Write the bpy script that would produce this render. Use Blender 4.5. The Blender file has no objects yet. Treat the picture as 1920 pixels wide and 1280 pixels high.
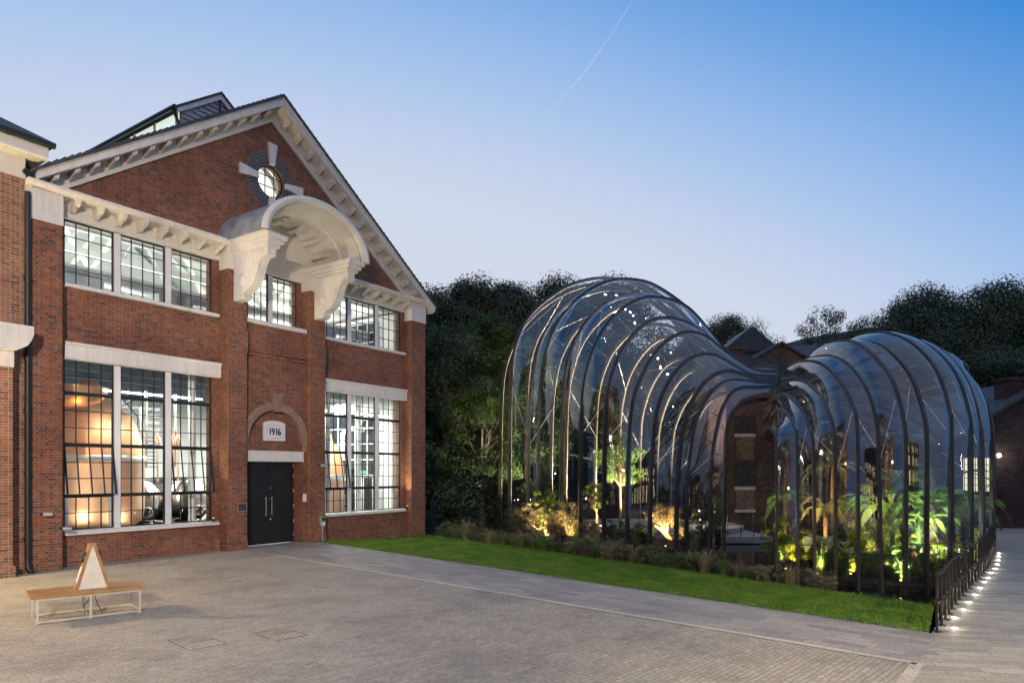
import bpy, math, random
from mathutils import Vector, Matrix
sc = bpy.context.scene
COL = sc.collection
R = math.radians
PI = math.pi
rnd = random.Random(7)

# ------------------------------------------------------------------ helpers
class MB:
    def __init__(s): s.v = []; s.f = []; s.m = []; s.sm = []
    def face(s, pts, m=0, smooth=False):
        n = len(s.v); s.v += [tuple(p) for p in pts]
        s.f.append(tuple(range(n, n+len(pts)))); s.m.append(m); s.sm.append(smooth)
    def grid(s, rows, m=0, smooth=True, closed=False):
        n = len(s.v); w = len(rows[0])
        for r in rows: s.v += [tuple(p) for p in r]
        for i in range(len(rows)-1):
            for j in range(w if closed else w-1):
                k = (j+1) % w
                s.f.append((n+i*w+j, n+i*w+k, n+(i+1)*w+k, n+(i+1)*w+j)); s.m.append(m); s.sm.append(smooth)
    def box(s, x0, x1, y0, y1, z0, z1, m=0):
        n = len(s.v)
        s.v += [(x0,y0,z0),(x1,y0,z0),(x1,y1,z0),(x0,y1,z0),(x0,y0,z1),(x1,y0,z1),(x1,y1,z1),(x0,y1,z1)]
        for q in ((0,3,2,1),(4,5,6,7),(0,1,5,4),(1,2,6,5),(2,3,7,6),(3,0,4,7)):
            s.f.append(tuple(n+i for i in q)); s.m.append(m); s.sm.append(False)
    def prism(s, poly, axis, a, b, m=0, smooth=False):
        """polygon in the two remaining axes, extruded along axis from a to b"""
        def P(p, t):
            return {'x': (t, p[0], p[1]), 'y': (p[0], t, p[1]), 'z': (p[0], p[1], t)}[axis]
        k = len(poly)
        s.face([P(p, a) for p in poly], m); s.face([P(p, b) for p in reversed(poly)], m)
        n = len(s.v); s.v += [P(p, a) for p in poly] + [P(p, b) for p in poly]
        for i in range(k):
            j = (i+1) % k
            s.f.append((n+i, n+k+i, n+k+j, n+j)); s.m.append(m); s.sm.append(smooth)
    def tube(s, path, r, seg=8, m=0, cap=True):
        path = [Vector(p) for p in path]
        rr = r if isinstance(r, (list, tuple)) else [r]*len(path)
        rows = []; up = None
        for i, p in enumerate(path):
            t = (path[min(i+1, len(path)-1)] - path[max(i-1, 0)]).normalized()
            if up is None:
                up = Vector((0,0,1)) if abs(t.z) < .9 else Vector((1,0,0))
            a = t.cross(up)
            if a.length < 1e-4: a = t.cross(Vector((0,1,0)))
            a.normalize(); b = a.cross(t); up = b
            rows.append([p + (a*math.cos(q*2*PI/seg) + b*math.sin(q*2*PI/seg))*rr[i] for q in range(seg)])
        s.grid(rows, m, True, True)
        if cap:
            s.face(rows[0], m); s.face(list(reversed(rows[-1])), m)
    def bar(s, p, q, w, h, m=0):
        p = Vector(p); q = Vector(q); t = (q-p).normalized()
        up = Vector((0,0,1)) if abs(t.z) < .95 else Vector((0,1,0))
        a = t.cross(up).normalized(); b = a.cross(t)
        A = [p+a*i*w/2+b*j*h/2 for i, j in ((-1,-1),(1,-1),(1,1),(-1,1))]
        B = [q+a*i*w/2+b*j*h/2 for i, j in ((-1,-1),(1,-1),(1,1),(-1,1))]
        s.face(A[::-1], m); s.face(B, m)
        for i in range(4):
            j = (i+1) % 4; s.face([A[i], A[j], B[j], B[i]], m)
    def lathe(s, prof, c=(0,0,0), seg=24, m=0):
        c = Vector(c)
        rows = [[c+Vector((r*math.cos(q*2*PI/seg), r*math.sin(q*2*PI/seg), z)) for q in range(seg)] for r, z in prof]
        s.grid(rows, m, True, True)
    def build(s, name, mats, parent=None, loc=None, rotz=None):
        me = bpy.data.meshes.new(name); me.from_pydata(s.v, [], s.f)
        for mt in (mats if isinstance(mats, (list, tuple)) else [mats]): me.materials.append(mt)
        me.polygons.foreach_set('material_index', s.m)
        me.polygons.foreach_set('use_smooth', s.sm)
        me.update()
        o = bpy.data.objects.new(name, me); COL.objects.link(o)
        if parent: o.parent = parent
        if loc: o.location = loc
        if rotz is not None: o.rotation_euler = (0,0,rotz)
        return o

def tag(o, label=None, cat=None, group=None, kind=None):
    if label: o['label'] = label
    if cat: o['category'] = cat
    if group: o['group'] = group
    if kind: o['kind'] = kind
    return o
def thing(name, label, cat, loc=(0,0,0), rotz=0, group=None):
    o = bpy.data.objects.new(name, None); COL.objects.link(o); o.empty_display_size = .2
    o.location = loc; o.rotation_euler = (0,0,rotz)
    return tag(o, label, cat, group)
def copy_tree(o, parent=None):
    c = o.copy(); COL.objects.link(c)
    if parent: c.parent = parent
    for ch in list(o.children): copy_tree(ch, c)
    return c

# ------------------------------------------------------------------ materials
def new_mat(name):
    m = bpy.data.materials.new(name); m.use_nodes = True
    nt = m.node_tree
    return m, nt, nt.nodes['Principled BSDF']
def N(nt, t, **kw):
    n = nt.nodes.new(t)
    for k, v in kw.items(): setattr(n, k, v)
    return n
def ramp(nt, stops, fac=None, interp='LINEAR'):
    r = N(nt, 'ShaderNodeValToRGB'); e = r.color_ramp.elements; r.color_ramp.interpolation = interp
    while len(e) < len(stops): e.new(.5)
    for i, (p, c) in enumerate(stops):
        e[i].position = p; e[i].color = (*c, 1) if len(c) == 3 else c
    if fac: nt.links.new(fac, r.inputs[0])
    return r
def mixc(nt, a, b, fac, mode='MIX'):
    m = N(nt, 'ShaderNodeMix', data_type='RGBA', blend_type=mode)
    for sock, val in ((m.inputs[0], fac), (m.inputs[6], a), (m.inputs[7], b)):
        if hasattr(val, 'is_linked'): nt.links.new(val, sock)
        elif isinstance(val, (int, float)): sock.default_value = val
        else: sock.default_value = (*val, 1)
    return m.outputs[2]
def mat(name, col, rough=.6, metal=0, var=.25, scale=3., bump=0., bscale=40., spec=.4, streak=0):
    m, nt, b = new_mat(name)
    tc = N(nt, 'ShaderNodeTexCoord')
    n = N(nt, 'ShaderNodeTexNoise'); n.inputs['Scale'].default_value = scale; n.inputs['Detail'].default_value = 6
    nt.links.new(tc.outputs['Object'], n.inputs['Vector'])
    lo = [c*(1-var) for c in col]; hi = [min(1, c*(1+var)) for c in col]
    r = ramp(nt, [(.3, lo), (.7, hi)], n.outputs['Fac'])
    colr = r.outputs[0]
    if streak:
        mp = N(nt, 'ShaderNodeMapping'); mp.inputs['Scale'].default_value = (5, 5, .35); nt.links.new(tc.outputs['Object'], mp.inputs[0])
        n3 = N(nt, 'ShaderNodeTexNoise'); n3.inputs['Scale'].default_value = 1.6; n3.inputs['Detail'].default_value = 6; n3.inputs['Roughness'].default_value = .7
        nt.links.new(mp.outputs[0], n3.inputs['Vector'])
        colr = mixc(nt, colr, ramp(nt, [(.34, (1-streak*1.1, 1-streak*1.1, 1-streak*1.15)), (.58, (1,1,1))], n3.outputs['Fac']).outputs[0], 1., 'MULTIPLY')
    nt.links.new(colr, b.inputs['Base Color'])
    b.inputs['Roughness'].default_value = rough; b.inputs['Metallic'].default_value = metal
    b.inputs['Specular IOR Level'].default_value = spec
    if bump:
        n2 = N(nt, 'ShaderNodeTexNoise'); n2.inputs['Scale'].default_value = bscale; n2.inputs['Detail'].default_value = 4
        nt.links.new(tc.outputs['Object'], n2.inputs['Vector'])
        bp = N(nt, 'ShaderNodeBump'); bp.inputs['Strength'].default_value = bump; bp.inputs['Distance'].default_value = .02
        nt.links.new(n2.outputs['Fac'], bp.inputs['Height']); nt.links.new(bp.outputs[0], b.inputs['Normal'])
    return m
def emit(name, col, strength):
    m, nt, b = new_mat(name)
    b.inputs['Base Color'].default_value = (*col, 1)
    b.inputs['Emission Color'].default_value = (*col, 1); b.inputs['Emission Strength'].default_value = strength
    return m
def wall_vec(nt):
    """brick coordinates: (x,z) on faces that look along y, (y,z) on faces that look along x, (x,y) on flat faces"""
    tc = N(nt, 'ShaderNodeTexCoord')
    sp = N(nt, 'ShaderNodeSeparateXYZ'); nt.links.new(tc.outputs['Object'], sp.inputs[0])
    sn = N(nt, 'ShaderNodeSeparateXYZ'); nt.links.new(tc.outputs['Normal'], sn.inputs[0])
    ab = N(nt, 'ShaderNodeMath', operation='ABSOLUTE'); nt.links.new(sn.outputs[0], ab.inputs[0])
    gt = N(nt, 'ShaderNodeMath', operation='GREATER_THAN'); nt.links.new(ab.outputs[0], gt.inputs[0]); gt.inputs[1].default_value = .7
    mx = N(nt, 'ShaderNodeMix', data_type='FLOAT')
    nt.links.new(gt.outputs[0], mx.inputs[0]); nt.links.new(sp.outputs[0], mx.inputs[2]); nt.links.new(sp.outputs[1], mx.inputs[3])
    cb = N(nt, 'ShaderNodeCombineXYZ'); nt.links.new(mx.outputs[0], cb.inputs[0]); nt.links.new(sp.outputs[2], cb.inputs[1])
    return cb.outputs[0], tc
def brick_tex(nt, vec, w, h, mortar, off=.5, squash=1., sqf=2):
    br = N(nt, 'ShaderNodeTexBrick'); br.offset = off; br.squash = squash; br.squash_frequency = sqf
    nt.links.new(vec, br.inputs['Vector'])
    br.inputs['Color1'].default_value = (0,0,0,1); br.inputs['Color2'].default_value = (1,1,1,1); br.inputs['Mortar'].default_value = (.5,.5,.5,1)
    for k, v in (('Scale', 1), ('Mortar Size', mortar), ('Mortar Smooth', .25), ('Bias', 0), ('Brick Width', w), ('Row Height', h)):
        br.inputs[k].default_value = v
    return br
def brick(name, tones, mortar, soot=.25):
    m, nt, b = new_mat(name)
    vec, tc = wall_vec(nt)
    br = brick_tex(nt, vec, .23, .0775, .007, .5, .52, 2)
    r = ramp(nt, tones, br.outputs['Color'])
    n = N(nt, 'ShaderNodeTexNoise'); n.inputs['Scale'].default_value = 30; n.inputs['Detail'].default_value = 3
    nt.links.new(tc.outputs['Object'], n.inputs['Vector'])
    c = mixc(nt, r.outputs[0], ramp(nt, [(.3, (.6,.6,.6)), (.7, (1.25,1.25,1.25))], n.outputs['Fac']).outputs[0], .7, 'MULTIPLY')
    c = mixc(nt, c, mortar, br.outputs['Fac'])
    n2 = N(nt, 'ShaderNodeTexNoise'); n2.inputs['Scale'].default_value = .45; n2.inputs['Detail'].default_value = 5; n2.inputs['Roughness'].default_value = .65
    nt.links.new(tc.outputs['Object'], n2.inputs['Vector'])
    c = mixc(nt, c, ramp(nt, [(.3, (1-soot*1.6, 1-soot*1.8, 1-soot*1.8)), (.55, (1,1,1)), (.75, (1.15,1.12,1.08))], n2.outputs['Fac']).outputs[0], 1., 'MULTIPLY')
    nt.links.new(c, b.inputs['Base Color']); b.inputs['Roughness'].default_value = .85; b.inputs['Specular IOR Level'].default_value = .2
    bp = N(nt, 'ShaderNodeBump'); bp.inputs['Strength'].default_value = .6; bp.inputs['Distance'].default_value = .012; bp.invert = True
    nt.links.new(br.outputs['Fac'], bp.inputs['Height']); nt.links.new(bp.outputs[0], b.inputs['Normal'])
    return m
def paver(name, rot, w, h, mortar, tones, joint, off=.5, patch=.35, rough=.75, bumpd=.01):
    m, nt, b = new_mat(name)
    tc = N(nt, 'ShaderNodeTexCoord')
    mp = N(nt, 'ShaderNodeMapping'); mp.inputs['Rotation'].default_value = (0,0,rot)
    nt.links.new(tc.outputs['Object'], mp.inputs[0])
    nd = N(nt, 'ShaderNodeTexNoise'); nd.inputs['Scale'].default_value = 4.; nt.links.new(mp.outputs[0], nd.inputs['Vector'])
    wob = N(nt, 'ShaderNodeVectorMath', operation='SCALE'); wob.inputs['Scale'].default_value = h*.55
    nt.links.new(nd.outputs['Color'], wob.inputs[0])
    add = N(nt, 'ShaderNodeVectorMath', operation='ADD'); nt.links.new(mp.outputs[0], add.inputs[0]); nt.links.new(wob.outputs[0], add.inputs[1])
    br = brick_tex(nt, add.outputs[0], w, h, mortar, off, 1.35, 3)
    c = ramp(nt, tones, br.outputs['Color']).outputs[0]
    n = N(nt, 'ShaderNodeTexNoise'); n.inputs['Scale'].default_value = 22; n.inputs['Detail'].default_value = 6
    nt.links.new(mp.outputs[0], n.inputs['Vector'])
    c = mixc(nt, c, ramp(nt, [(.3, (.6,.6,.6)), (.7, (1.35,1.35,1.35))], n.outputs['Fac']).outputs[0], .6, 'MULTIPLY')
    c = mixc(nt, c, joint, br.outputs['Fac'])
    n2 = N(nt, 'ShaderNodeTexNoise'); n2.inputs['Scale'].default_value = .55; n2.inputs['Detail'].default_value = 7; n2.inputs['Roughness'].default_value = .7
    nt.links.new(tc.outputs['Object'], n2.inputs['Vector'])
    c = mixc(nt, c, ramp(nt, [(.28, (1-patch,1-patch,1-patch*.9)), (.5, (1,1,1)), (.72, (1+patch*.5,1+patch*.42,1+patch*.35))], n2.outputs['Fac']).outputs[0], 1., 'MULTIPLY')
    nt.links.new(c, b.inputs['Base Color']); b.inputs['Roughness'].default_value = rough; b.inputs['Specular IOR Level'].default_value = .3
    mh = N(nt, 'ShaderNodeMath', operation='MULTIPLY_ADD'); nt.links.new(br.outputs['Fac'], mh.inputs[0]); mh.inputs[1].default_value = -1.
    nt.links.new(n.outputs['Fac'], mh.inputs[2])
    bp = N(nt, 'ShaderNodeBump'); bp.inputs['Strength'].default_value = .8; bp.inputs['Distance'].default_value = bumpd
    nt.links.new(mh.outputs[0], bp.inputs['Height']); nt.links.new(bp.outputs[0], b.inputs['Normal'])
    return m
def glass(name, tint=(.93,.96,.95), ior=1.5, boost=1.4, wav=0.):
    m, nt, b = new_mat(name); nt.nodes.remove(b)
    out = nt.nodes['Material Output']
    t = N(nt, 'ShaderNodeBsdfTransparent'); t.inputs[0].default_value = (*tint, 1)
    g = N(nt, 'ShaderNodeBsdfGlossy'); g.inputs['Roughness'].default_value = .015
    ge = N(nt, 'ShaderNodeNewGeometry'); dp = N(nt, 'ShaderNodeVectorMath', operation='DOT_PRODUCT')
    nt.links.new(ge.outputs['Normal'], dp.inputs[0]); nt.links.new(ge.outputs['Incoming'], dp.inputs[1])
    ab = N(nt, 'ShaderNodeMath', operation='ABSOLUTE'); nt.links.new(dp.outputs['Value'], ab.inputs[0])
    om = N(nt, 'ShaderNodeMath', operation='SUBTRACT'); om.inputs[0].default_value = 1; nt.links.new(ab.outputs[0], om.inputs[1])
    p5 = N(nt, 'ShaderNodeMath', operation='POWER'); nt.links.new(om.outputs[0], p5.inputs[0]); p5.inputs[1].default_value = 5
    f0 = ((ior-1)/(ior+1))**2
    mu = N(nt, 'ShaderNodeMath', operation='MULTIPLY_ADD', use_clamp=True); nt.links.new(p5.outputs[0], mu.inputs[0]); mu.inputs[1].default_value = .85; mu.inputs[2].default_value = f0*boost
    mx = N(nt, 'ShaderNodeMixShader'); nt.links.new(mu.outputs[0], mx.inputs[0]); nt.links.new(t.outputs[0], mx.inputs[1]); nt.links.new(g.outputs[0], mx.inputs[2])
    if wav:
        tc = N(nt, 'ShaderNodeTexCoord'); n = N(nt, 'ShaderNodeTexNoise'); n.inputs['Scale'].default_value = .9; n.inputs['Detail'].default_value = 1
        nt.links.new(tc.outputs['Object'], n.inputs['Vector'])
        bp = N(nt, 'ShaderNodeBump'); bp.inputs['Strength'].default_value = 1; bp.inputs['Distance'].default_value = wav
        nt.links.new(n.outputs['Fac'], bp.inputs['Height']); nt.links.new(bp.outputs[0], g.inputs['Normal'])
    nt.links.new(mx.outputs[0], out.inputs[0])
    return m
def leaf(name, cols, trans=.25):
    m, nt, b = new_mat(name)
    tc = N(nt, 'ShaderNodeTexCoord')
    n = N(nt, 'ShaderNodeTexNoise'); n.inputs['Scale'].default_value = 1.3; n.inputs['Detail'].default_value = 5
    nt.links.new(tc.outputs['Object'], n.inputs['Vector'])
    k = len(cols)
    r = ramp(nt, [(.3+.4*i/(k-1), c) for i, c in enumerate(cols)], n.outputs['Fac'])
    nt.links.new(r.outputs[0], b.inputs['Base Color']); b.inputs['Roughness'].default_value = .55; b.inputs['Specular IOR Level'].default_value = .3
    tr = N(nt, 'ShaderNodeBsdfTranslucent'); nt.links.new(r.outputs[0], tr.inputs[0])
    mx = N(nt, 'ShaderNodeMixShader'); mx.inputs[0].default_value = trans
    nt.links.new(b.outputs[0], mx.inputs[1]); nt.links.new(tr.outputs[0], mx.inputs[2]); nt.links.new(mx.outputs[0], nt.nodes['Material Output'].inputs[0])
    return m

RED = [(0,(.09,.055,.052)), (.12,(.125,.062,.05)), (.2,(.19,.07,.042)), (.45,(.222,.074,.041)), (.7,(.255,.087,.047)), (.9,(.29,.112,.06)), (1,(.22,.105,.075))]
BROWN = [(0,(.13,.07,.05)), (.15,(.19,.085,.05)), (.4,(.27,.105,.055)), (.7,(.33,.13,.065)), (1,(.3,.15,.09))]
DUSK = [(0,(.05,.04,.036)), (.25,(.1,.052,.042)), (.6,(.16,.07,.048)), (1,(.2,.1,.065))]
M = dict(
    brick=brick('red_brick', RED, (.26,.19,.15), .22),
    brickl=brick('brown_brick', BROWN, (.36,.31,.26)),
    brickd=brick('weathered_brick', DUSK, (.25,.2,.16), .35),
    brickb=brick('blue_brick', [(0,(.035,.035,.042)), (1,(.08,.075,.08))], (.3,.27,.24)),
    stone=mat('painted_stone', (.66,.61,.575), .75, var=.05, scale=2., bump=.35, bscale=22, streak=.12),
    cream=mat('cream_stucco', (.63,.575,.505), .8, var=.06, scale=2., bump=.3, bscale=26, streak=.05),
    lead=mat('lead_sheet', (.3,.32,.37), .5, .25, var=.3, scale=2.5, bump=.15, bscale=9),
    terra=mat('buff_terracotta', (.26,.17,.13), .8, var=.2, scale=4, bump=.2),
    slate=mat('roof_slate', (.05,.052,.058), .7, var=.4, scale=5, bump=.4, bscale=12),
    steelw=mat('white_painted_steel', (.68,.66,.66), .5, var=.04),
    black=mat('black_steel', (.016,.018,.018), .45, var=.2),
    door=mat('black_timber', (.015,.015,.016), .42, var=.25, scale=6, bump=.08, bscale=30),
    chrome=mat('brushed_steel', (.62,.6,.55), .28, 1., var=.1),
    copper=mat('copper', (.8,.53,.38), .46, 1., var=.16, scale=1.2, bump=.05, bscale=6),
    copperd=mat('warm_copper', (.76,.42,.22), .55, .85, var=.2, scale=1.2),
    tank=mat('stainless_tank', (.62,.62,.58), .24, 1., var=.12, scale=1.5),
    white=mat('white_wall_paint', (.82,.83,.8), .7, var=.04),
    ceil=mat('dark_slab', (.11,.125,.13), .8, var=.3, scale=1.5),
    grey=mat('grey_duct', (.36,.37,.37), .45, .5, var=.15),
    dark=mat('dark_equipment', (.035,.037,.04), .5, var=.3),
    floor=mat('grey_floor_paint', (.25,.25,.24), .4, var=.15),
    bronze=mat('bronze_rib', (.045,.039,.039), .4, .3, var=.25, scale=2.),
    bronze_lit=mat('lit_inner_rib', (.32,.255,.18), .45, .15, var=.2, scale=1.5),  # inner faces lightened, lamplight put into the colour
    rod=mat('steel_rod', (.7,.68,.62), .35, .7, var=.1),
    oak=mat('oak_slats', (.27,.145,.06), .42, var=.22, scale=6, bump=.08),
    alu=mat('brushed_aluminium', (.68,.66,.6), .35, .75, var=.08),
    conc=mat('pale_concrete', (.33,.31,.29), .8, var=.2, scale=2, bump=.2),
    joint=mat('earth_joint', (.11,.09,.07), .95, var=.4, scale=9), soil=mat('dark_soil', (.03,.024,.018), .95, var=.5, scale=4, bump=.8, bscale=10),
    hill=mat('woodland_floor', (.018,.024,.014), .95, var=.5, scale=.4),
    bark=mat('bark', (.09,.07,.05), .9, var=.4, scale=6, bump=.6, bscale=18),
    barkw=mat('pale_trunk', (.32,.2,.11), .8, var=.3, scale=8, bump=.4, bscale=25),
    terrac=mat('terracotta_pot', (.45,.17,.07), .7, var=.15),
    paper=mat('pale_notice', (.72,.66,.64), .6, var=.05),
    glass=glass('window_glass', (.95,.97,.96), 1.5, 1.25),
    bowed=glass('curved_glass', (.95,.97,.98), 1.5, 3.4, .012),
    nightpane=mat('dark_night_pane', (.02,.024,.03), .06, var=.2, spec=.6),
    lwarm=emit('warm_bulb', (1,.72,.35), 9), lwhite=emit('white_tube', (.95,1,.95), 7), lyel=emit('amber_bulb', (1,.6,.15), 2.4),
    rlamp=emit('rib_lamp_lens', (1,.9,.72), 1.6), lwin=emit('lit_window', (1,.86,.52), 1.25), lspot=emit('paving_light_lens', (1,.93,.8), 40), lflood=emit('bulkhead_lens', (1,.93,.72), 30), lgreen=emit('green_sign_light', (.1,.8,.3), .6),
    wood1=leaf('dark_oak_leaf', [(.026,.042,.024), (.055,.078,.034), (.09,.112,.042)], .15),
    wood2=leaf('brownish_beech_leaf', [(.04,.034,.027), (.07,.056,.038), (.08,.08,.038)], .15),
    wood3=leaf('green_lime_leaf', [(.025,.05,.015), (.06,.1,.025), (.11,.15,.035)], .25),
    citrus=leaf('citrus_leaf', [(.07,.13,.02), (.16,.25,.04), (.3,.38,.09)], .35),
    olive=leaf('olive_leaf', [(.1,.1,.04), (.19,.16,.07), (.3,.25,.12)], .25),
    palmf=leaf('palm_leaf', [(.05,.1,.03), (.1,.16,.055), (.17,.23,.09)], .35),
    palmg=leaf('golden_palm_leaf', [(.14,.15,.03), (.24,.23,.06), (.32,.28,.09)], .35),
    banana=leaf('banana_leaf', [(.06,.13,.02), (.13,.22,.04), (.22,.3,.07)], .45),
    shrubl=leaf('lime_shrub_leaf', [(.13,.18,.02), (.26,.29,.03), (.4,.4,.06)], .4),
    sedge=leaf('sedge_leaf', [(.045,.08,.025), (.1,.14,.045), (.18,.2,.07)], .2),
    dry=leaf('dry_flower_leaf', [(.11,.1,.05), (.2,.165,.09), (.3,.25,.16)], .2),
    pale=leaf('pale_leaf', [(.4,.42,.2), (.6,.58,.3), (.75,.7,.42)], .4),
    grass=leaf('lawn_blade', [(.05,.115,.009), (.09,.18,.016), (.16,.22,.035)], .3),
)

# ------------------------------------------------------------------ camera, sky, render
cam = bpy.data.objects.new('camera', bpy.data.cameras.new('camera')); COL.objects.link(cam)
cam.location = (0,0,2.85); cam.rotation_euler = (R(90),0,0)
cam.data.lens = 24; cam.data.sensor_width = 36; cam.data.shift_y = 242/1920; cam.data.clip_end = 3000
sc.camera = cam
sc.view_settings.view_transform = 'Standard'; sc.view_settings.look = 'None'
sc.view_settings.exposure = 0; sc.view_settings.gamma = 1
cy = sc.cycles; cy.use_denoising = True; cy.max_bounces = 8; cy.diffuse_bounces = 3; cy.glossy_bounces = 4
cy.transparent_max_bounces = 48; cy.sample_clamp_indirect = 6; cy.caustics_reflective = False; cy.caustics_refractive = False
world = bpy.data.worlds.new('World'); sc.world = world; world.use_nodes = True
nt = world.node_tree; bg = nt.nodes['Background']
sky = N(nt, 'ShaderNodeTexSky'); sky.sky_type = 'NISHITA'; sky.sun_disc = False
sky.sun_elevation = R(-1.5); sky.sun_rotation = R(-40); sky.ozone_density = 4
tc = N(nt, 'ShaderNodeTexCoord')
dt = N(nt, 'ShaderNodeVectorMath', operation='DOT_PRODUCT'); nt.links.new(tc.outputs['Generated'], dt.inputs[0]); dt.inputs[1].default_value = (-.33,.93,.1)
sp = N(nt, 'ShaderNodeSeparateXYZ'); nt.links.new(tc.outputs['Generated'], sp.inputs[0])
zc = N(nt, 'ShaderNodeMath', operation='MULTIPLY_ADD'); nt.links.new(sp.outputs[2], zc.inputs[0]); zc.inputs[1].default_value = 1.2; zc.inputs[2].default_value = 1.
sb = N(nt, 'ShaderNodeMath', operation='SUBTRACT'); nt.links.new(zc.outputs[0], sb.inputs[0]); nt.links.new(dt.outputs['Value'], sb.inputs[1])
hv = N(nt, 'ShaderNodeMath', operation='MULTIPLY'); nt.links.new(sb.outputs[0], hv.inputs[0]); hv.inputs[1].default_value = .5
def s2l(c): return tuple(((v/255+.055)/1.055)**2.4 if v > 10 else v/3294 for v in c)
dusk = ramp(nt, [(.1, s2l((219,226,240))), (.25, s2l((214,223,241))), (.3, s2l((200,215,243))), (.345, s2l((180,206,243))), (.4, s2l((153,191,241))), (.45, s2l((122,173,234))), (.525, s2l((68,145,224))), (.62, s2l((122,158,214))), (.82, s2l((148,174,222))), (1., s2l((162,180,220)))], hv.outputs[0])
gain = N(nt, 'ShaderNodeMix', data_type='RGBA', blend_type='MULTIPLY'); gain.inputs[0].default_value = 1
nt.links.new(sky.outputs[0], gain.inputs[6]); gain.inputs[7].default_value = (2.,2.,2.,1)
sc10 = N(nt, 'ShaderNodeVectorMath', operation='SCALE'); nt.links.new(dusk.outputs[0], sc10.inputs[0]); sc10.inputs['Scale'].default_value = 10
blend = mixc(nt, gain.outputs[2], sc10.outputs[0], .93)
nt.links.new(blend, bg.inputs[0]); bg.inputs[1].default_value = .1

def lamp(name, kind, loc, power, col=(1,1,1), target=None, size=.2, angle=60, blend=.5, parent=None, sizey=None):
    d = bpy.data.lights.new(name, kind); d.energy = power; d.color = col
    if kind == 'AREA':
        d.size = size
        if sizey: d.shape = 'RECTANGLE'; d.size_y = sizey
    else: d.shadow_soft_size = size; d.specular_factor = 0
    if kind == 'SPOT': d.spot_size = R(angle); d.spot_blend = blend
    o = bpy.data.objects.new(name, d); COL.objects.link(o); o.location = loc
    if parent: o.parent = parent
    if target is not None:
        o.rotation_euler = (Vector(target)-Vector(loc)).to_track_quat('-Z', 'Y').to_euler()
    return o

# ------------------------------------------------------------------ the gabled still house
P0 = Vector((-9.63, 24.8, 0)); FD = Vector((.5577, .83, 0)); FN = Vector((.83, -.5577, 0)); ANG = math.atan2(.83, .5577)
def fw(u, b, z): return P0 + FD*u - FN*b + Vector((0,0,z))
C = 1.40
B = thing('still_house', 'tall red brick gabled building with white arched hood over black double doors', 'building', P0, ANG)
def wallrects(mb, u0, u1, z0, z1, holes, f, t, m=0):
    """a wall of thickness f..t with rectangular holes (u0,u1,z0,z1), split into boxes that butt"""
    us = sorted({u0, u1, *[h[0] for h in holes], *[h[1] for h in holes]})
    us = [u for u in us if u0 <= u <= u1]
    for a, b_ in zip(us, us[1:]):
        hs = sorted([(h[2], h[3]) for h in holes if h[0] <= a+1e-6 and h[1] >= b_-1e-6])
        z = z0
        for h0, h1 in hs:
            if h0 > z: mb.box(a, b_, f, t, z, h0, m)
            z = h1
        if z < z1: mb.box(a, b_, f, t, z, z1, m)
LW = (-5.83, -1.03); RW = (3.83, 8.63)
ZL = (1.06, 6.2); ZU = (8.43, 10.33)
mb = MB()
for a, e, w in ((-7.0, 0., LW), (2.8, 9.8, RW)):
    wallrects(mb, a, e, -1.6, 10.33, [(*w, *ZL), (*w, *ZU)], .5, .9)
# gable triangle wall
ZA = 16.75; ZE = 10.33; HW = 8.6
mb2 = MB()
oc_z = 13.95; oc_r = .6
# gable made of a fan round the oculus so that the round opening is real
ring = [(C+oc_r*math.cos(t*2*PI/48), oc_z+oc_r*math.sin(t*2*PI/48)) for t in range(48)]
def hit(t):
    c, s = math.cos(t), math.sin(t); k = []
    if s < -1e-6: k.append((ZE-oc_z)/s)
    for sg in (-1, 1):   # slopes: z = ZA - .715*|u-C|
        den = s + .715*sg*c
        if den > 1e-6: k.append((ZA-oc_z)/den)
    for sg in (-1, 1):
        if c*sg > 1e-6: k.append(HW/(c*sg))
    d = min(x for x in k if x > 0)
    return (C+c*d, oc_z+s*d)
angs = sorted({*[t*2*PI/48 for t in range(48)], PI/2, math.atan2(ZE-oc_z, HW) % (2*PI), math.atan2(ZE-oc_z, -HW) % (2*PI), math.atan2(ZA-.715*HW-oc_z, HW) % (2*PI), math.atan2(ZA-.715*HW-oc_z, -HW) % (2*PI)})
for i, t in enumerate(angs):
    t2 = angs[(i+1) % len(angs)]
    if i == len(angs)-1: t2 += 2*PI
    a = (C+oc_r*math.cos(t), oc_z+oc_r*math.sin(t)); b_ = (C+oc_r*math.cos(t2), oc_z+oc_r*math.sin(t2))
    p, q = hit(t), hit(t2)
    mb.face([(a[0], .5, a[1]), (p[0], .5, p[1]), (q[0], .5, q[1]), (b_[0], .5, b_[1])])
    mb.face([(a[0], .5, a[1]), (b_[0], .5, b_[1]), (b_[0], .85, b_[1]), (a[0], .85, a[1])])
# side and rear walls
mb.box(9.4, 9.8, .9, 34, -1.6, 10.6); mb.box(-7.0, -6.6, .9, 34, 0, 10.6); mb.box(-6.6, 9.4, 33.6, 34, 0, 10.6)
mb.build('wall', M['brick'], B)
# entrance bay between the pilasters
mb = MB()
DZ = 3.18; DU = (.16, 2.64); SP = 3.93; RI = 1.24; RO = 1.52
wallrects(mb, -.04, 2.84, 0, 8.43, [(*DU, 0, 5.6)], .2, .6)
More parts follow.
